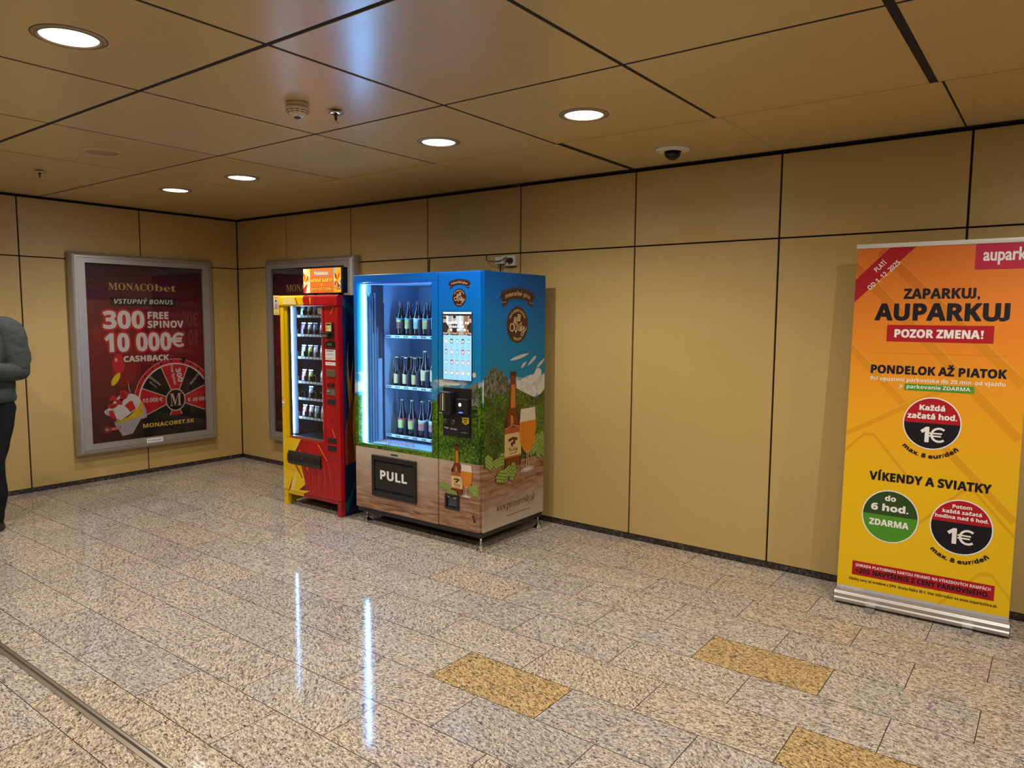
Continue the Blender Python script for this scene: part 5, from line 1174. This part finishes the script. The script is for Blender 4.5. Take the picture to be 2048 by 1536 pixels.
p.rect(u + 0.012, u + 0.054, 0.030, 0.040, mat('leaflet_shade', (0.50, 0.34, 0.05), 0.5), 1); p.rect(u + 0.010, u + 0.058, 0.014, 0.018, M_INK, 1); p.onto(b, front(0, -0.0103), 0.0003); b.build('leaflet', t)
# illuminated sign on top
def sg(n, c, e=0.30): return mat('sign_' + n, c, 0.4, emit=e, var=0.02)
t = thing('illuminated_sign', 'orange illuminated card sign standing on top of the red machine', 'sign', inR(0.0, 0.10, RH), RR)
b = MB(); b.box(0.190, 0.690, 0.0, 0.055, 0.018, 0.226, M_BLACK, 0.002, 1); b.box(0.25, 0.32, 0.008, 0.05, 0.0, 0.019, M_BLACK); b.box(0.56, 0.63, 0.008, 0.05, 0.0, 0.019, M_BLACK); b.build('housing', t)
G_OR = sg('orange', (0.82, 0.13, 0.012)); G_CR = sg('cream', (0.95, 0.78, 0.48)); G_YE = sg('yellow', (0.95, 0.50, 0.03)); G_BL = sg('blue', (0.05, 0.12, 0.35), 0.8); G_TE = sg('teal', (0.10, 0.28, 0.30), 0.9); G_RD = sg('red', (0.65, 0.03, 0.015)); G_DK = sg('dark', (0.06, 0.02, 0.015), 0.5); G_AM = sg('amber', (0.9, 0.33, 0.01))
b = MB(); p = Print((0.197, 0.672, 0.022, 0.222)); Z = 0.022
p.rect(0.197, 0.283, 0.022, 0.222, G_CR, 0); p.rect(0.285, 0.578, 0.022, 0.222, G_OR, 0); p.rect(0.580, 0.672, 0.022, 0.222, G_AM, 0)
p.poly([(0.197, 0.022), (0.225, 0.022), (0.255, 0.10), (0.197, 0.06)], G_RD, 1); p.poly([(0.24, 0.222), (0.283, 0.222), (0.275, 0.18), (0.25, 0.175)], G_YE, 1)
for k in range(7): a = 0.4 + k * 0.35; p.poly([(0.215, 0.11), (0.215 + 0.05 * cos(a - 0.25), 0.11 + 0.06 * sin(a - 0.25)), (0.215 + 0.075 * cos(a), 0.11 + 0.085 * sin(a)), (0.215 + 0.05 * cos(a + 0.2), 0.11 + 0.06 * sin(a + 0.2))], (G_AM, G_RD, G_YE)[k % 3], 2 + k * 0.05)
for k in range(4): p.stroke([(0.20, 0.085 - 0.012 * k), (0.24, 0.11 - 0.01 * k), (0.27, 0.14 - 0.02 * k)], [0.004, 0.003, 0.001], G_DK, 3)
p.poly([(0.58, 0.222), (0.61, 0.222), (0.585, 0.15), (0.58, 0.15)], G_TE, 1); p.poly([(0.58, 0.14), (0.60, 0.13), (0.605, 0.09), (0.58, 0.06)], G_TE, 1); p.poly([(0.672, 0.13), (0.64, 0.10), (0.65, 0.06), (0.672, 0.05)], G_BL, 1)
for k in range(9): a = 0.2 + k * 0.7; p.poly([(0.628, 0.12), (0.628 + 0.03 * cos(a - 0.3), 0.12 + 0.05 * sin(a - 0.3)), (0.628 + 0.048 * cos(a), 0.12 + 0.085 * sin(a)), (0.628 + 0.03 * cos(a + 0.3), 0.12 + 0.05 * sin(a + 0.3))], (G_YE, G_RD, G_AM, G_DK)[k % 4], 2 + k * 0.05)
for k in range(4): p.stroke([(0.585, 0.10 - 0.015 * k), (0.625, 0.06 - 0.006 * k), (0.668, 0.09 - 0.02 * k)], [0.002, 0.006, 0.002], (G_DK, G_YE)[k % 2], 3 + 0.05 * k)
p.text('Pokémon', 0.345, 0.515, 0.168, 0.196, G_YE, 4, 'bold', fat=0.002, outline=G_BL, ow=0.007)
p.text('HERNÉ KARTY', 0.296, 0.568, 0.110, 0.138, G_YE, 4, 'bold', fat=0.0015, outline=G_DK, ow=0.004)
p.rect(0.422, 0.442, 0.085, 0.090, G_YE, 4); p.rect(0.4295, 0.4345, 0.0775, 0.0975, G_YE, 4.2)
p.text('ZIPSY DO TORBY', 0.296, 0.568, 0.040, 0.064, G_YE, 4, 'bold', outline=G_DK, ow=0.003)
p.onto(b, front(0, -0.0003), 0.0002); b.build('lit_panel', t)

# ------------------------------------------------------------------ roll-up banner (leans back a little)
TH = 0.06
t = thing('roll_up_banner', 'tall orange and yellow parking price roll-up banner standing at the right wall', 'banner', (6.5, -0.34, 0.0), atan2(0.026, 0.851))
bw = 0.851
b = MB(); prof = [(-0.004, 0.012), (-0.012, 0.020), (-0.014, 0.034), (-0.008, 0.042), (-0.010, 0.062), (-0.004, 0.070), (0.0, 0.078), (0.012, 0.086), (0.03, 0.086), (0.075, 0.078), (0.085, 0.06), (0.085, 0.014), (0.07, 0.010)]
b.prism(prof, 0.003, bw - 0.003, M_ALU)
b.prism([(y, z) for y, z in prof], 0.0, 0.003, M_DGREY); b.prism(prof, bw - 0.003, bw, M_DGREY)
b.box(0.004, bw - 0.004, -0.0115, -0.008, 0.0835, 0.0865, M_CHROME); b.cyl((bw, 0.012, 0.070), 0.004, 0.012, M_CHROME, 'x', 10); b.build('cassette', t)
for x in (0.170, 0.640):
    b = MB(); b.prism([(x + 0.002, 0.09), (x, -0.055), (x + 0.006, -0.075), (x + 0.025, -0.082), (x + 0.044, -0.075), (x + 0.050, -0.055), (x + 0.048, 0.09)], 0.0, 0.010, M_ALU, 'z'); b.build('foot', t)
lean = lambda u, v, e: (u, 0.016 + v * sin(TH) - e * cos(TH), v * cos(TH) + e * sin(TH))
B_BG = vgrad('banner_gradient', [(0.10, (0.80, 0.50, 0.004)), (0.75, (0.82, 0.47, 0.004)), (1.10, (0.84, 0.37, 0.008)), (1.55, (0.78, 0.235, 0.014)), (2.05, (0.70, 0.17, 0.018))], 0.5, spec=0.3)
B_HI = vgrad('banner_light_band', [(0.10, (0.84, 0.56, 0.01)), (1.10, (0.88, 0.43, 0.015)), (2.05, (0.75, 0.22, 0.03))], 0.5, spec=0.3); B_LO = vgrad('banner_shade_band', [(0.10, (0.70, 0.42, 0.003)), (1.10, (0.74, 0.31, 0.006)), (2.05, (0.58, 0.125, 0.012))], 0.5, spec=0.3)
B_RED = mat('banner_red', (0.42, 0.006, 0.014), 0.5, spec=0.3); B_LOGO = mat('banner_logo_red', (0.50, 0.012, 0.05), 0.5, spec=0.3); B_GRN = mat('banner_green', (0.075, 0.28, 0.018), 0.5, spec=0.3); B_DGRN = mat('banner_dark_green', (0.028, 0.065, 0.012), 0.5, spec=0.3); B_W = mat('banner_white', (0.84, 0.80, 0.76), 0.5, spec=0.3); B_K = mat('banner_black', (0.008, 0.006, 0.010), 0.5, spec=0.3); B_FOOT = mat('banner_blank_foot', (0.52, 0.50, 0.54), 0.5)
u0, u1 = 0.010, 0.842
p = Print((u0, u1, 0.03, 2.052))
p.rect(u0, u1, 0.105, 2.052, B_BG, 0); p.rect(u0, u1, 0.03, 0.105, B_FOOT, 0)
p.rect(0.03, 0.15, 0.085, 0.105, mat('banner_fine_print', (0.62, 0.60, 0.63), 0.5), 1)
for k in range(3): p.rect(0.04 + 0.04 * k, 0.065 + 0.04 * k, 0.090, 0.096, B_FOOT, 2)
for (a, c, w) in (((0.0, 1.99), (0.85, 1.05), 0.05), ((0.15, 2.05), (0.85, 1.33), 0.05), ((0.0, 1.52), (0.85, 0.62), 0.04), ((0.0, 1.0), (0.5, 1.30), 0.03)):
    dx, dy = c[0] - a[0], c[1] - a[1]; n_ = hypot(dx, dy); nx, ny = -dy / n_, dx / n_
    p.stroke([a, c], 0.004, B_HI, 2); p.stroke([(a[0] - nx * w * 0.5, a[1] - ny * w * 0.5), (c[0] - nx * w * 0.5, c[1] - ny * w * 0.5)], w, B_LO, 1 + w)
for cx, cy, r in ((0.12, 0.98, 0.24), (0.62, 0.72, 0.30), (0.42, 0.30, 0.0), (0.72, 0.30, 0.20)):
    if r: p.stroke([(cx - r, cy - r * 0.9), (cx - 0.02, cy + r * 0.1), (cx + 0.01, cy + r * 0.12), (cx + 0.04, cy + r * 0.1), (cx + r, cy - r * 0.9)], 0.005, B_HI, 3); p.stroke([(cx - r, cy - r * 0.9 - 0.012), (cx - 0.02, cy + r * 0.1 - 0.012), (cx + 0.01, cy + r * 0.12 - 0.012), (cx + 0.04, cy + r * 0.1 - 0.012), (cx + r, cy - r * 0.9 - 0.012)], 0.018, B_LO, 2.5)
p.poly([(0.0, 1.732), (0.0, 1.860), (0.190, 2.058), (0.318, 2.058)], B_RED, 4)
rr = radians(45.5)
p.text('PLATÍ', 0.108, 0.178, 1.935, 1.962, B_W, 5, 'bold', rot=rr); p.text('OD 1. 12. 2025', 0.058, 0.268, 1.883, 1.910, B_W, 5.5, 'bold', rot=rr)
p.rect(0.585, u1, 1.911, 2.052, B_LOGO, 4); p.text('aupark', 0.622, 0.806, 1.957, 2.021, B_W, 5, 'plain', fat=0.0035)
p.text('ZAPARKUJ,', 0.262, 0.617, 1.761, 1.814, B_K, 5, 'bold', fat=0.003)
p.text('AUPARKUJ', 0.124, 0.751, 1.643, 1.731, B_K, 5, 'bold', fat=0.006)
p.rect(0.188, 0.691, 1.523, 1.615, B_RED, 4); p.text('POZOR ZMENA', 0.228, 0.628, 1.547, 1.590, B_W, 5, 'bold', fat=0.003); p.poly([(0.636, 1.560), (0.643, 1.560), (0.646, 1.590), (0.633, 1.590)], B_W, 5); p.ell(0.6395, 1.551, 0.0055, 0.0055, B_W, 5, n=12)
p.stroke([(0.120, 1.458), (0.758, 1.460)], 0.0015, B_LO, 4)
p.text('PONDELOK AŽ PIATOK', 0.120, 0.758, 1.344, 1.388, B_K, 5, 'bold', fat=0.003)
p.text('Pri opustení parkoviska do 20 min. od vjazdu', 0.121, 0.756, 1.302, 1.324, B_W, 5, 'bold')
p.text('je', 0.266, 0.284, 1.268, 1.288, B_W, 5, 'bold'); p.rect(0.292, 0.621, 1.256, 1.292, B_GRN, 4); p.text('parkovanie ZDARMA.', 0.304, 0.608, 1.267, 1.287, B_W, 5, 'bold')
def disc(cx, cy, rx, ry, top, bot, split):
    p.ell(cx, cy, rx, ry, B_W, 5); f = 0.955
    p.ell(cx, cy, rx * f, ry * f, bot, 6)
    a = math.asin(max(-1, min(1, (split - cy) / (ry * f))))
    p.poly([(cx + rx * f * cos(a + (pi - 2 * a) * k / 30), cy + ry * f * sin(a + (pi - 2 * a) * k / 30)) for k in range(31)], top, 7)
disc(0.436, 1.081, 0.140, 0.143, B_RED, B_K, 1.082)
p.text('Každá', 0.374, 0.494, 1.152, 1.180, B_W, 9, 'bold', fat=0.002); p.text('začatá hod.', 0.318, 0.552, 1.105, 1.134, B_W, 9, 'bold', fat=0.002)
p.text('1', 0.387, 0.425, 0.980, 1.060, B_W, 9, 'bold', fat=0.004); p.euro(0.474, 0.980, 1.062, B_W, 9)
def arc_below(cx, cy, r, s, h, l, span):
    p.text(s, cx - span, cx + span, cy - r, cy - r + h, B_K, l, 'bold', bend=(-r, 1.0), fat=0.0015)
arc_below(0.436, 1.078, 0.187, 'max. 8 eur/deň', 0.021, 9, 0.150)
p.text('VÍKENDY A SVIATKY', 0.147, 0.727, 0.739, 0.784, B_K, 5, 'bold', fat=0.003)
disc(0.262, 0.540, 0.144, 0.149, B_DGRN, B_GRN, 0.545)
p.text('do', 0.234, 0.287, 0.628, 0.656, B_W, 9, 'bold', fat=0.002); p.text('6 hod.', 0.166, 0.352, 0.570, 0.606, B_W, 9, 'bold', fat=0.003); p.text('ZDARMA', 0.160, 0.358, 0.484, 0.518, B_W, 9, 'bold', fat=0.002)
disc(0.604, 0.538, 0.146, 0.149, B_RED, B_K, 0.560)
p.text('Potom', 0.560, 0.648, 0.638, 0.657, B_W, 9, 'bold', fat=0.001); p.text('každá začatá', 0.515, 0.694, 0.609, 0.627, B_W, 9, 'bold', fat=0.001); p.text('hodina nad 6 hod.', 0.482, 0.726, 0.579, 0.597, B_W, 9, 'bold', fat=0.001)
p.text('1', 0.545, 0.585, 0.448, 0.528, B_W, 9, 'bold', fat=0.004); p.euro(0.638, 0.448, 0.530, B_W, 9)
arc_below(0.604, 0.536, 0.193, 'max. 8 eur/deň', 0.021, 9, 0.150)
p.rect(0.086, 0.772, 0.178, 0.258, B_RED, 5); p.text('ÚHRADA PLATOBNOU KARTOU PRIAMO NA VÝJAZDOVÝCH RAMPÁCH', 0.104, 0.755, 0.228, 0.244, B_W, 6, 'bold'); p.text('+20% NAVÝŠENIE Z CENY PARKOVNÉHO.', 0.104, 0.750, 0.192, 0.218, B_K, 6, 'bold', fat=0.0015)
p.text('Všetky ceny sú uvedené s DPH. Strata lístka 30 €. Viac informácií na www.auparkzilina.sk', 0.072, 0.787, 0.146, 0.161, B_K, 6, 'bold')
b = MB(); p.onto(b, lean, 0.00025)
V = [lean(u, v, e) for u in (u0, u1) for v in (0.03, 2.052) for e in (0.0, -0.0006)]
b.mesh(V, [(0, 1, 3, 2), (4, 6, 7, 5), (0, 4, 5, 1), (2, 3, 7, 6), (0, 2, 6, 4), (1, 5, 7, 3)], B_W); b.build('printed_sheet', t)
b = MB(); q = [(-0.006, 2.046), (0.006, 2.046), (0.008, 2.055), (0.006, 2.070), (-0.006, 2.070), (-0.008, 2.058)]
V = [lean(x, z, -y) for x in (u0 - 0.003, u1 + 0.003) for y, z in q]; n_ = len(q)
b.mesh(V, [(i, (i + 1) % n_, (i + 1) % n_ + n_, i + n_) for i in range(n_)] + [tuple(range(n_)), tuple(range(n_, 2 * n_))], M_WHITEP); b.build('top_rail', t)
b = MB(); b.tube([(0.426, 0.055, 0.075), (0.426, 0.06 + 0.055, 1.0), (0.426, 0.035 + 2.05 * sin(TH), 2.05)], 0.008, M_ALU, 10); b.build('support_pole', t)

# ------------------------------------------------------------------ wall socket and cables above the blue machine
t = thing('wall_socket', 'white double wall socket box above the blue machine', 'wall socket', (3.865, 0.0, 2.048))
b = MB(); b.box(-0.066, 0.066, -0.042, 0.0, 0.0, 0.082, M_WHITEP, 0.004); b.build('socket_box', t)
for x in (-0.030, 0.031):
    b = MB(); b.lathe([(0.024, -0.046), (0.027, -0.046), (0.029, -0.042)], (x, 0, 0.042), M_WHITEP, 24, 'y', cap=False); b.lathe([(0.0001, -0.0425), (0.024, -0.0425)], (x, 0, 0.042), mat('socket_recess', (0.30, 0.29, 0.27), 0.5), 24, 'y', cap=False); b.build('socket_outlet', t)
t = thing('plug_adapter', 'white plug adapter pushed into the left socket outlet', 'plug adapter', (3.815, -0.0475, 2.075))
b = MB(); b.box(-0.055, 0.030, -0.034, 0.0, -0.012, 0.045, M_WHITEP, 0.008); b.build('adapter_body', t); b = MB(); b.tube([(-0.01, -0.018, -0.010), (-0.01, -0.018, -0.035)], [0.009, 0.005], M_BLACK, 12); b.build('cord_grip', t)
t = thing('power_cord', 'black power cord with plug looping from the wall joint to the socket', 'power cord', (3.896, -0.0475, 2.09))
b = MB(); b.lathe([(0.0001, -0.045), (0.012, -0.044), (0.020, -0.030), (0.021, 0.0)], (0, 0, 0), M_BLACK, 20, 'y', cap=False); b.build('plug', t)
b = MB(); b.tube([(0.0, -0.035, 0.012), (-0.01, -0.040, 0.028), (-0.03, -0.050, 0.012), (-0.08, -0.050, -0.004), (-0.15, -0.040, -0.004), (-0.20, -0.02, -0.002), (-0.245, 0.0, 0.010), (-0.275, 0.025, 0.030), (-0.285, 0.044, 0.060)], 0.0035, M_BLACK, 8); b.build('cord', t)
t = thing('power_cord', 'thick black cord hanging down from the socket adapter behind the blue machine', 'power cord', (3.805, -0.0655, 2.038))
b = MB(); b.tube([(0, 0, 0), (0.0, 0.002, -0.04), (-0.004, 0.01, -0.10), (-0.006, 0.02, -0.3), (-0.004, 0.02, -0.7)], [0.0065, 0.006, 0.005, 0.005, 0.005], M_BLACK, 8); b.build('cord', t)
t = thing('power_cord', 'black cord dropping from the wall joint above the left half of the blue machine', 'power cord', (2.955, 0.002, 2.150))
b = MB(); b.tube([(0.012, 0.010, 0.0), (0.004, -0.008, -0.02), (0.0, -0.008, -0.10), (-0.002, -0.008, -0.5)], 0.005, M_BLACK, 8); b.build('cord', t)
t = thing('thin_cable', 'thin pale cable running down a panel joint from the ceiling edge', 'cable', (3.957, -0.003, 2.15))
b = MB(); b.tube([(-0.05, -0.02, 0.530), (-0.02, -0.022, 0.536), (-0.004, -0.016, 0.532), (0.0, -0.004, 0.515), (0.0, -0.003, 0.25), (0.0, -0.003, 0.0)], 0.0025, mat('pale_cable', (0.30, 0.24, 0.16), 0.5), 6); b.build('cable', t)

# ------------------------------------------------------------------ person at the left edge
def loft(b, rings, m, seg=28):
    """rings of (cx, cy, z, rx, ry) -> closed tube"""
    V = []; F = []
    for cx, cy, z, rx, ry in rings:
        for k in range(seg):
            a = 2 * pi * k / seg; V.append((cx + rx * cos(a), cy + ry * sin(a), z))
    n = len(rings)
    for i in range(n - 1):
        for k in range(seg): F.append((i * seg + k, i * seg + (k + 1) % seg, (i + 1) * seg + (k + 1) % seg, (i + 1) * seg + k))
    F.append(tuple(range(seg))); F.append(tuple(range((n - 1) * seg, n * seg)))
    b.mesh(V, F, m, True)
def limb(b, pts, m, seg=16):
    P = [Vector(p[:3]) for p in pts]; R = [p[3] for p in pts]; Q = []; S = []
    for i in range(len(P) - 1):
        p0, p1, p2, p3 = P[max(i - 1, 0)], P[i], P[i + 1], P[min(i + 2, len(P) - 1)]
        for k in range(6):
            t_ = k / 6; Q.append(0.5 * ((2 * p1) + (p2 - p0) * t_ + (2 * p0 - 5 * p1 + 4 * p2 - p3) * t_ ** 2 + (3 * p1 - p0 - 3 * p2 + p3) * t_ ** 3)); S.append(R[i] + (R[i + 1] - R[i]) * t_)
    Q.append(P[-1]); S.append(R[-1]); b.tube(Q, S, m, seg)
    b.sphere(Q[0], S[0] * 0.99, m, sub=2); b.sphere(Q[-1], S[-1] * 0.99, m, sub=2)
def fuse(o, vox, smooth=6, wr=0.0):
    md = o.modifiers.new('fuse', 'REMESH'); md.mode = 'VOXEL'; md.voxel_size = vox; md.use_smooth_shade = True
    if wr:
        tx = bpy.data.textures.new('cloth_folds', 'CLOUDS'); tx.noise_scale = 0.09; tx.noise_depth = 2
        d = o.modifiers.new('folds', 'DISPLACE'); d.texture = tx; d.strength = wr; d.mid_level = 0.5; d.texture_coords = 'LOCAL'
    sm = o.modifiers.new('soften', 'SMOOTH'); sm.iterations = smooth; sm.factor = 0.5
    return o
def cloth(name, c, s_=140):
    m, nt, bs = newmat(name); co = objco(nt); C = Vector(c)
    n1 = noise(nt, co, s_, 3, 0.7); n2 = noise(nt, co, 9, 3)
    a = mixc(nt, n1.outputs[0], tuple(C * 0.75), tuple(C * 1.25)); a = mixc(nt, 0.35, a, mixc(nt, n2.outputs[0], tuple(C * 0.7), tuple(C * 1.3)))
    nt.links.new(a, bs.inputs['Base Color']); bs.inputs['Roughness'].default_value = 0.9; bs.inputs['Specular IOR Level'].default_value = 0.2
    bp = nt.nodes.new('ShaderNodeBump'); bp.inputs['Strength'].default_value = 0.3; bp.inputs['Distance'].default_value = 0.004
    nt.links.new(n1.outputs[0], bp.inputs['Height']); nt.links.new(bp.outputs[0], bs.inputs['Normal'])
    return m
C_SWEAT = cloth('grey_green_jersey', (0.054, 0.066, 0.062)); C_JEAN = cloth('black_denim', (0.008, 0.008, 0.012), 220); C_SKIN = mat('skin', (0.45, 0.27, 0.19), 0.5, var=0.08, scale=60); C_HAIR = cloth('dark_hair', (0.020, 0.013, 0.009), 90); C_SHOE = mat('black_shoe', (0.015, 0.015, 0.016), 0.5)
t = thing('person', 'person in grey-green sweatshirt and black trousers, arm bent, cut off by the left edge', 'person', (0.985, -2.765, 0.0), radians(43))
b = MB()
loft(b, [(0, 0.00, 0.90, 0.155, 0.105), (0, 0.00, 1.00, 0.160, 0.108), (0, 0.01, 1.15, 0.145, 0.10), (0, 0.02, 1.32, 0.165, 0.105), (0, 0.025, 1.48, 0.170, 0.095), (0, 0.03, 1.58, 0.10, 0.07), (0, 0.02, 1.64, 0.062, 0.062)], C_SKIN)
limb(b, [(0, 0.02, 1.58, 0.062), (0, 0.01, 1.67, 0.058), (0, 0.0, 1.72, 0.058)], C_SKIN)
b.sphere((0, -0.005, 1.845), 0.105, C_SKIN, (0.76, 0.95, 1.08)); b.sphere((0, -0.025, 1.765), 0.07, C_SKIN, (0.86, 0.95, 0.9)); b.sphere((0, -0.070, 1.725), 0.028, C_SKIN, (1.2, 0.8, 0.8))
limb(b, [(0, -0.098, 1.84, 0.009), (0, -0.108, 1.81, 0.011), (0, -0.108, 1.795, 0.015)], C_SKIN, 10)
for sg_ in (-1, 1):
    b.sphere((sg_ * 0.084, 0.01, 1.815), 0.03, C_SKIN, (0.35, 0.7, 1.1), 2); b.sphere((sg_ * 0.032, -0.088, 1.852), 0.022, C_SKIN, (1.2, 0.5, 0.45), 2)
    limb(b, [(sg_ * 0.14, 0.025, 1.50, 0.055), (sg_ * 0.205, 0.022, 1.42, 0.050), (sg_ * 0.232, 0.01, 1.20, 0.040), (sg_ * 0.13, -0.12, 1.205, 0.036), (sg_ * 0.05, -0.225, 1.215, 0.028)], C_SKIN)
    px_ = sg_ * 0.02
    b.sphere((px_, -0.275, 1.225), 0.045, C_SKIN, (0.55, 1.05, 0.95), 3)
    for k, (dz, ln) in enumerate(((0.033, 0.9), (0.012, 1.0), (-0.010, 0.93), (-0.031, 0.75))):
        limb(b, [(px_, -0.305, 1.225 + dz, 0.0095), (px_ - sg_ * 0.012, -0.305 - 0.030 * ln, 1.222 + dz, 0.009), (px_ - sg_ * 0.035, -0.305 - 0.040 * ln, 1.220 + dz, 0.0085), (px_ - sg_ * 0.050, -0.300 - 0.022 * ln, 1.219 + dz, 0.007)], C_SKIN, 8)
    limb(b, [(px_, -0.255, 1.255, 0.012), (px_ - sg_ * 0.01, -0.280, 1.283, 0.011), (px_ - sg_ * 0.022, -0.312, 1.290, 0.009)], C_SKIN, 8)
limb(b, [(0.085, 0.0, 0.92, 0.085), (0.085, -0.06, 0.72, 0.072), (0.078, -0.115, 0.52, 0.052), (0.075, -0.10, 0.34, 0.050), (0.072, -0.12, 0.09, 0.034)], C_SKIN)
limb(b, [(-0.085, 0.0, 0.92, 0.085), (-0.09, 0.0, 0.72, 0.072), (-0.09, -0.01, 0.52, 0.052), (-0.095, 0.06, 0.30, 0.050), (-0.10, 0.09, 0.09, 0.034)], C_SKIN)
body = fuse(b.build('body', t), 0.006, 4)
b = MB()
loft(b, [(0, 0.0, 0.965, 0.172, 0.132), (0, 0.0, 0.985, 0.186, 0.146), (0, 0.0, 1.012, 0.190, 0.150), (0, 0.0, 1.05, 0.184, 0.144), (0, 0.01, 1.12, 0.174, 0.134), (0, 0.015, 1.22, 0.180, 0.136), (0, 0.02, 1.34, 0.192, 0.138), (0, 0.025, 1.45, 0.192, 0.125), (0, 0.03, 1.53, 0.165, 0.105), (0, 0.03, 1.60, 0.105, 0.085), (0, 0.025, 1.645, 0.075, 0.074)], C_SWEAT)
sw = fuse(b.build('sweatshirt', t), 0.009, 5, 0.022); sw['label'] = 'grey-green sweatshirt'
for sg_ in (-1, 1):
    b = MB()
    limb(b, [(sg_ * 0.115, 0.030, 1.540, 0.078), (sg_ * 0.178, 0.026, 1.490, 0.086), (sg_ * 0.210, 0.02, 1.36, 0.083), (sg_ * 0.224, 0.018, 1.225, 0.076)], C_SWEAT, 20)
    fuse(b.build('upper_sleeve', sw), 0.007, 2, 0.024); b = MB()
    limb(b, [(sg_ * 0.226, 0.020, 1.206, 0.071), (sg_ * 0.185, -0.055, 1.205, 0.068), (sg_ * 0.11, -0.16, 1.21, 0.060), (sg_ * 0.055, -0.220, 1.215, 0.046), (sg_ * 0.045, -0.235, 1.217, 0.040)], C_SWEAT, 20)
    fuse(b.build('lower_sleeve', sw), 0.007, 2, 0.020)
b = MB()
loft(b, [(0, 0.0, 0.86, 0.165, 0.120), (0, 0.0, 0.94, 0.160, 0.118), (0, 0.0, 1.01, 0.152, 0.112)], C_JEAN)
limb(b, [(0.082, 0.005, 0.93, 0.098), (0.085, -0.03, 0.80, 0.092), (0.082, -0.07, 0.66, 0.080), (0.077, -0.112, 0.52, 0.068), (0.073, -0.10, 0.36, 0.068), (0.074, -0.105, 0.26, 0.072), (0.070, -0.118, 0.14, 0.056), (0.070, -0.12, 0.085, 0.052)], C_JEAN, 18)
limb(b, [(-0.082, 0.005, 0.93, 0.098), (-0.088, 0.0, 0.72, 0.088), (-0.09, -0.005, 0.52, 0.068), (-0.095, 0.055, 0.30, 0.068), (-0.10, 0.09, 0.085, 0.052)], C_JEAN, 18)
o = fuse(b.build('trousers', t), 0.008, 4, 0.012); o['label'] = 'slim black trousers'
for x, y in ((0.070, -0.12), (-0.10, 0.09)):
    b = MB(); loft(b, [(x, y - 0.055, 0.0, 0.046, 0.140), (x, y - 0.055, 0.018, 0.049, 0.146), (x, y - 0.050, 0.045, 0.045, 0.130), (x, y - 0.02, 0.075, 0.040, 0.075), (x, y - 0.005, 0.100, 0.038, 0.048)], C_SHOE); b.build('shoe', t)
b = MB(); b.sphere((0, 0.012, 1.868), 0.108, C_HAIR, (0.80, 0.95, 0.95)); b.sphere((0, 0.055, 1.82), 0.08, C_HAIR, (0.90, 0.75, 1.0)); fuse(b.build('hair', t), 0.006, 3, 0.006)
for sg_ in (-1, 1):
    b = MB(); b.sphere((sg_ * 0.032, -0.098, 1.846), 0.0115, M_PAPER, sub=2); b.sphere((sg_ * 0.032, -0.1055, 1.846), 0.0055, M_INK, sub=2); b.build('eye', t)
b = MB(); b.tube([(-0.024, -0.088, 1.758), (-0.010, -0.096, 1.760), (0.010, -0.096, 1.760), (0.024, -0.088, 1.758)], [0.003, 0.006, 0.006, 0.003], mat('lip', (0.30, 0.11, 0.09), 0.5), 8); b.build('mouth', t)
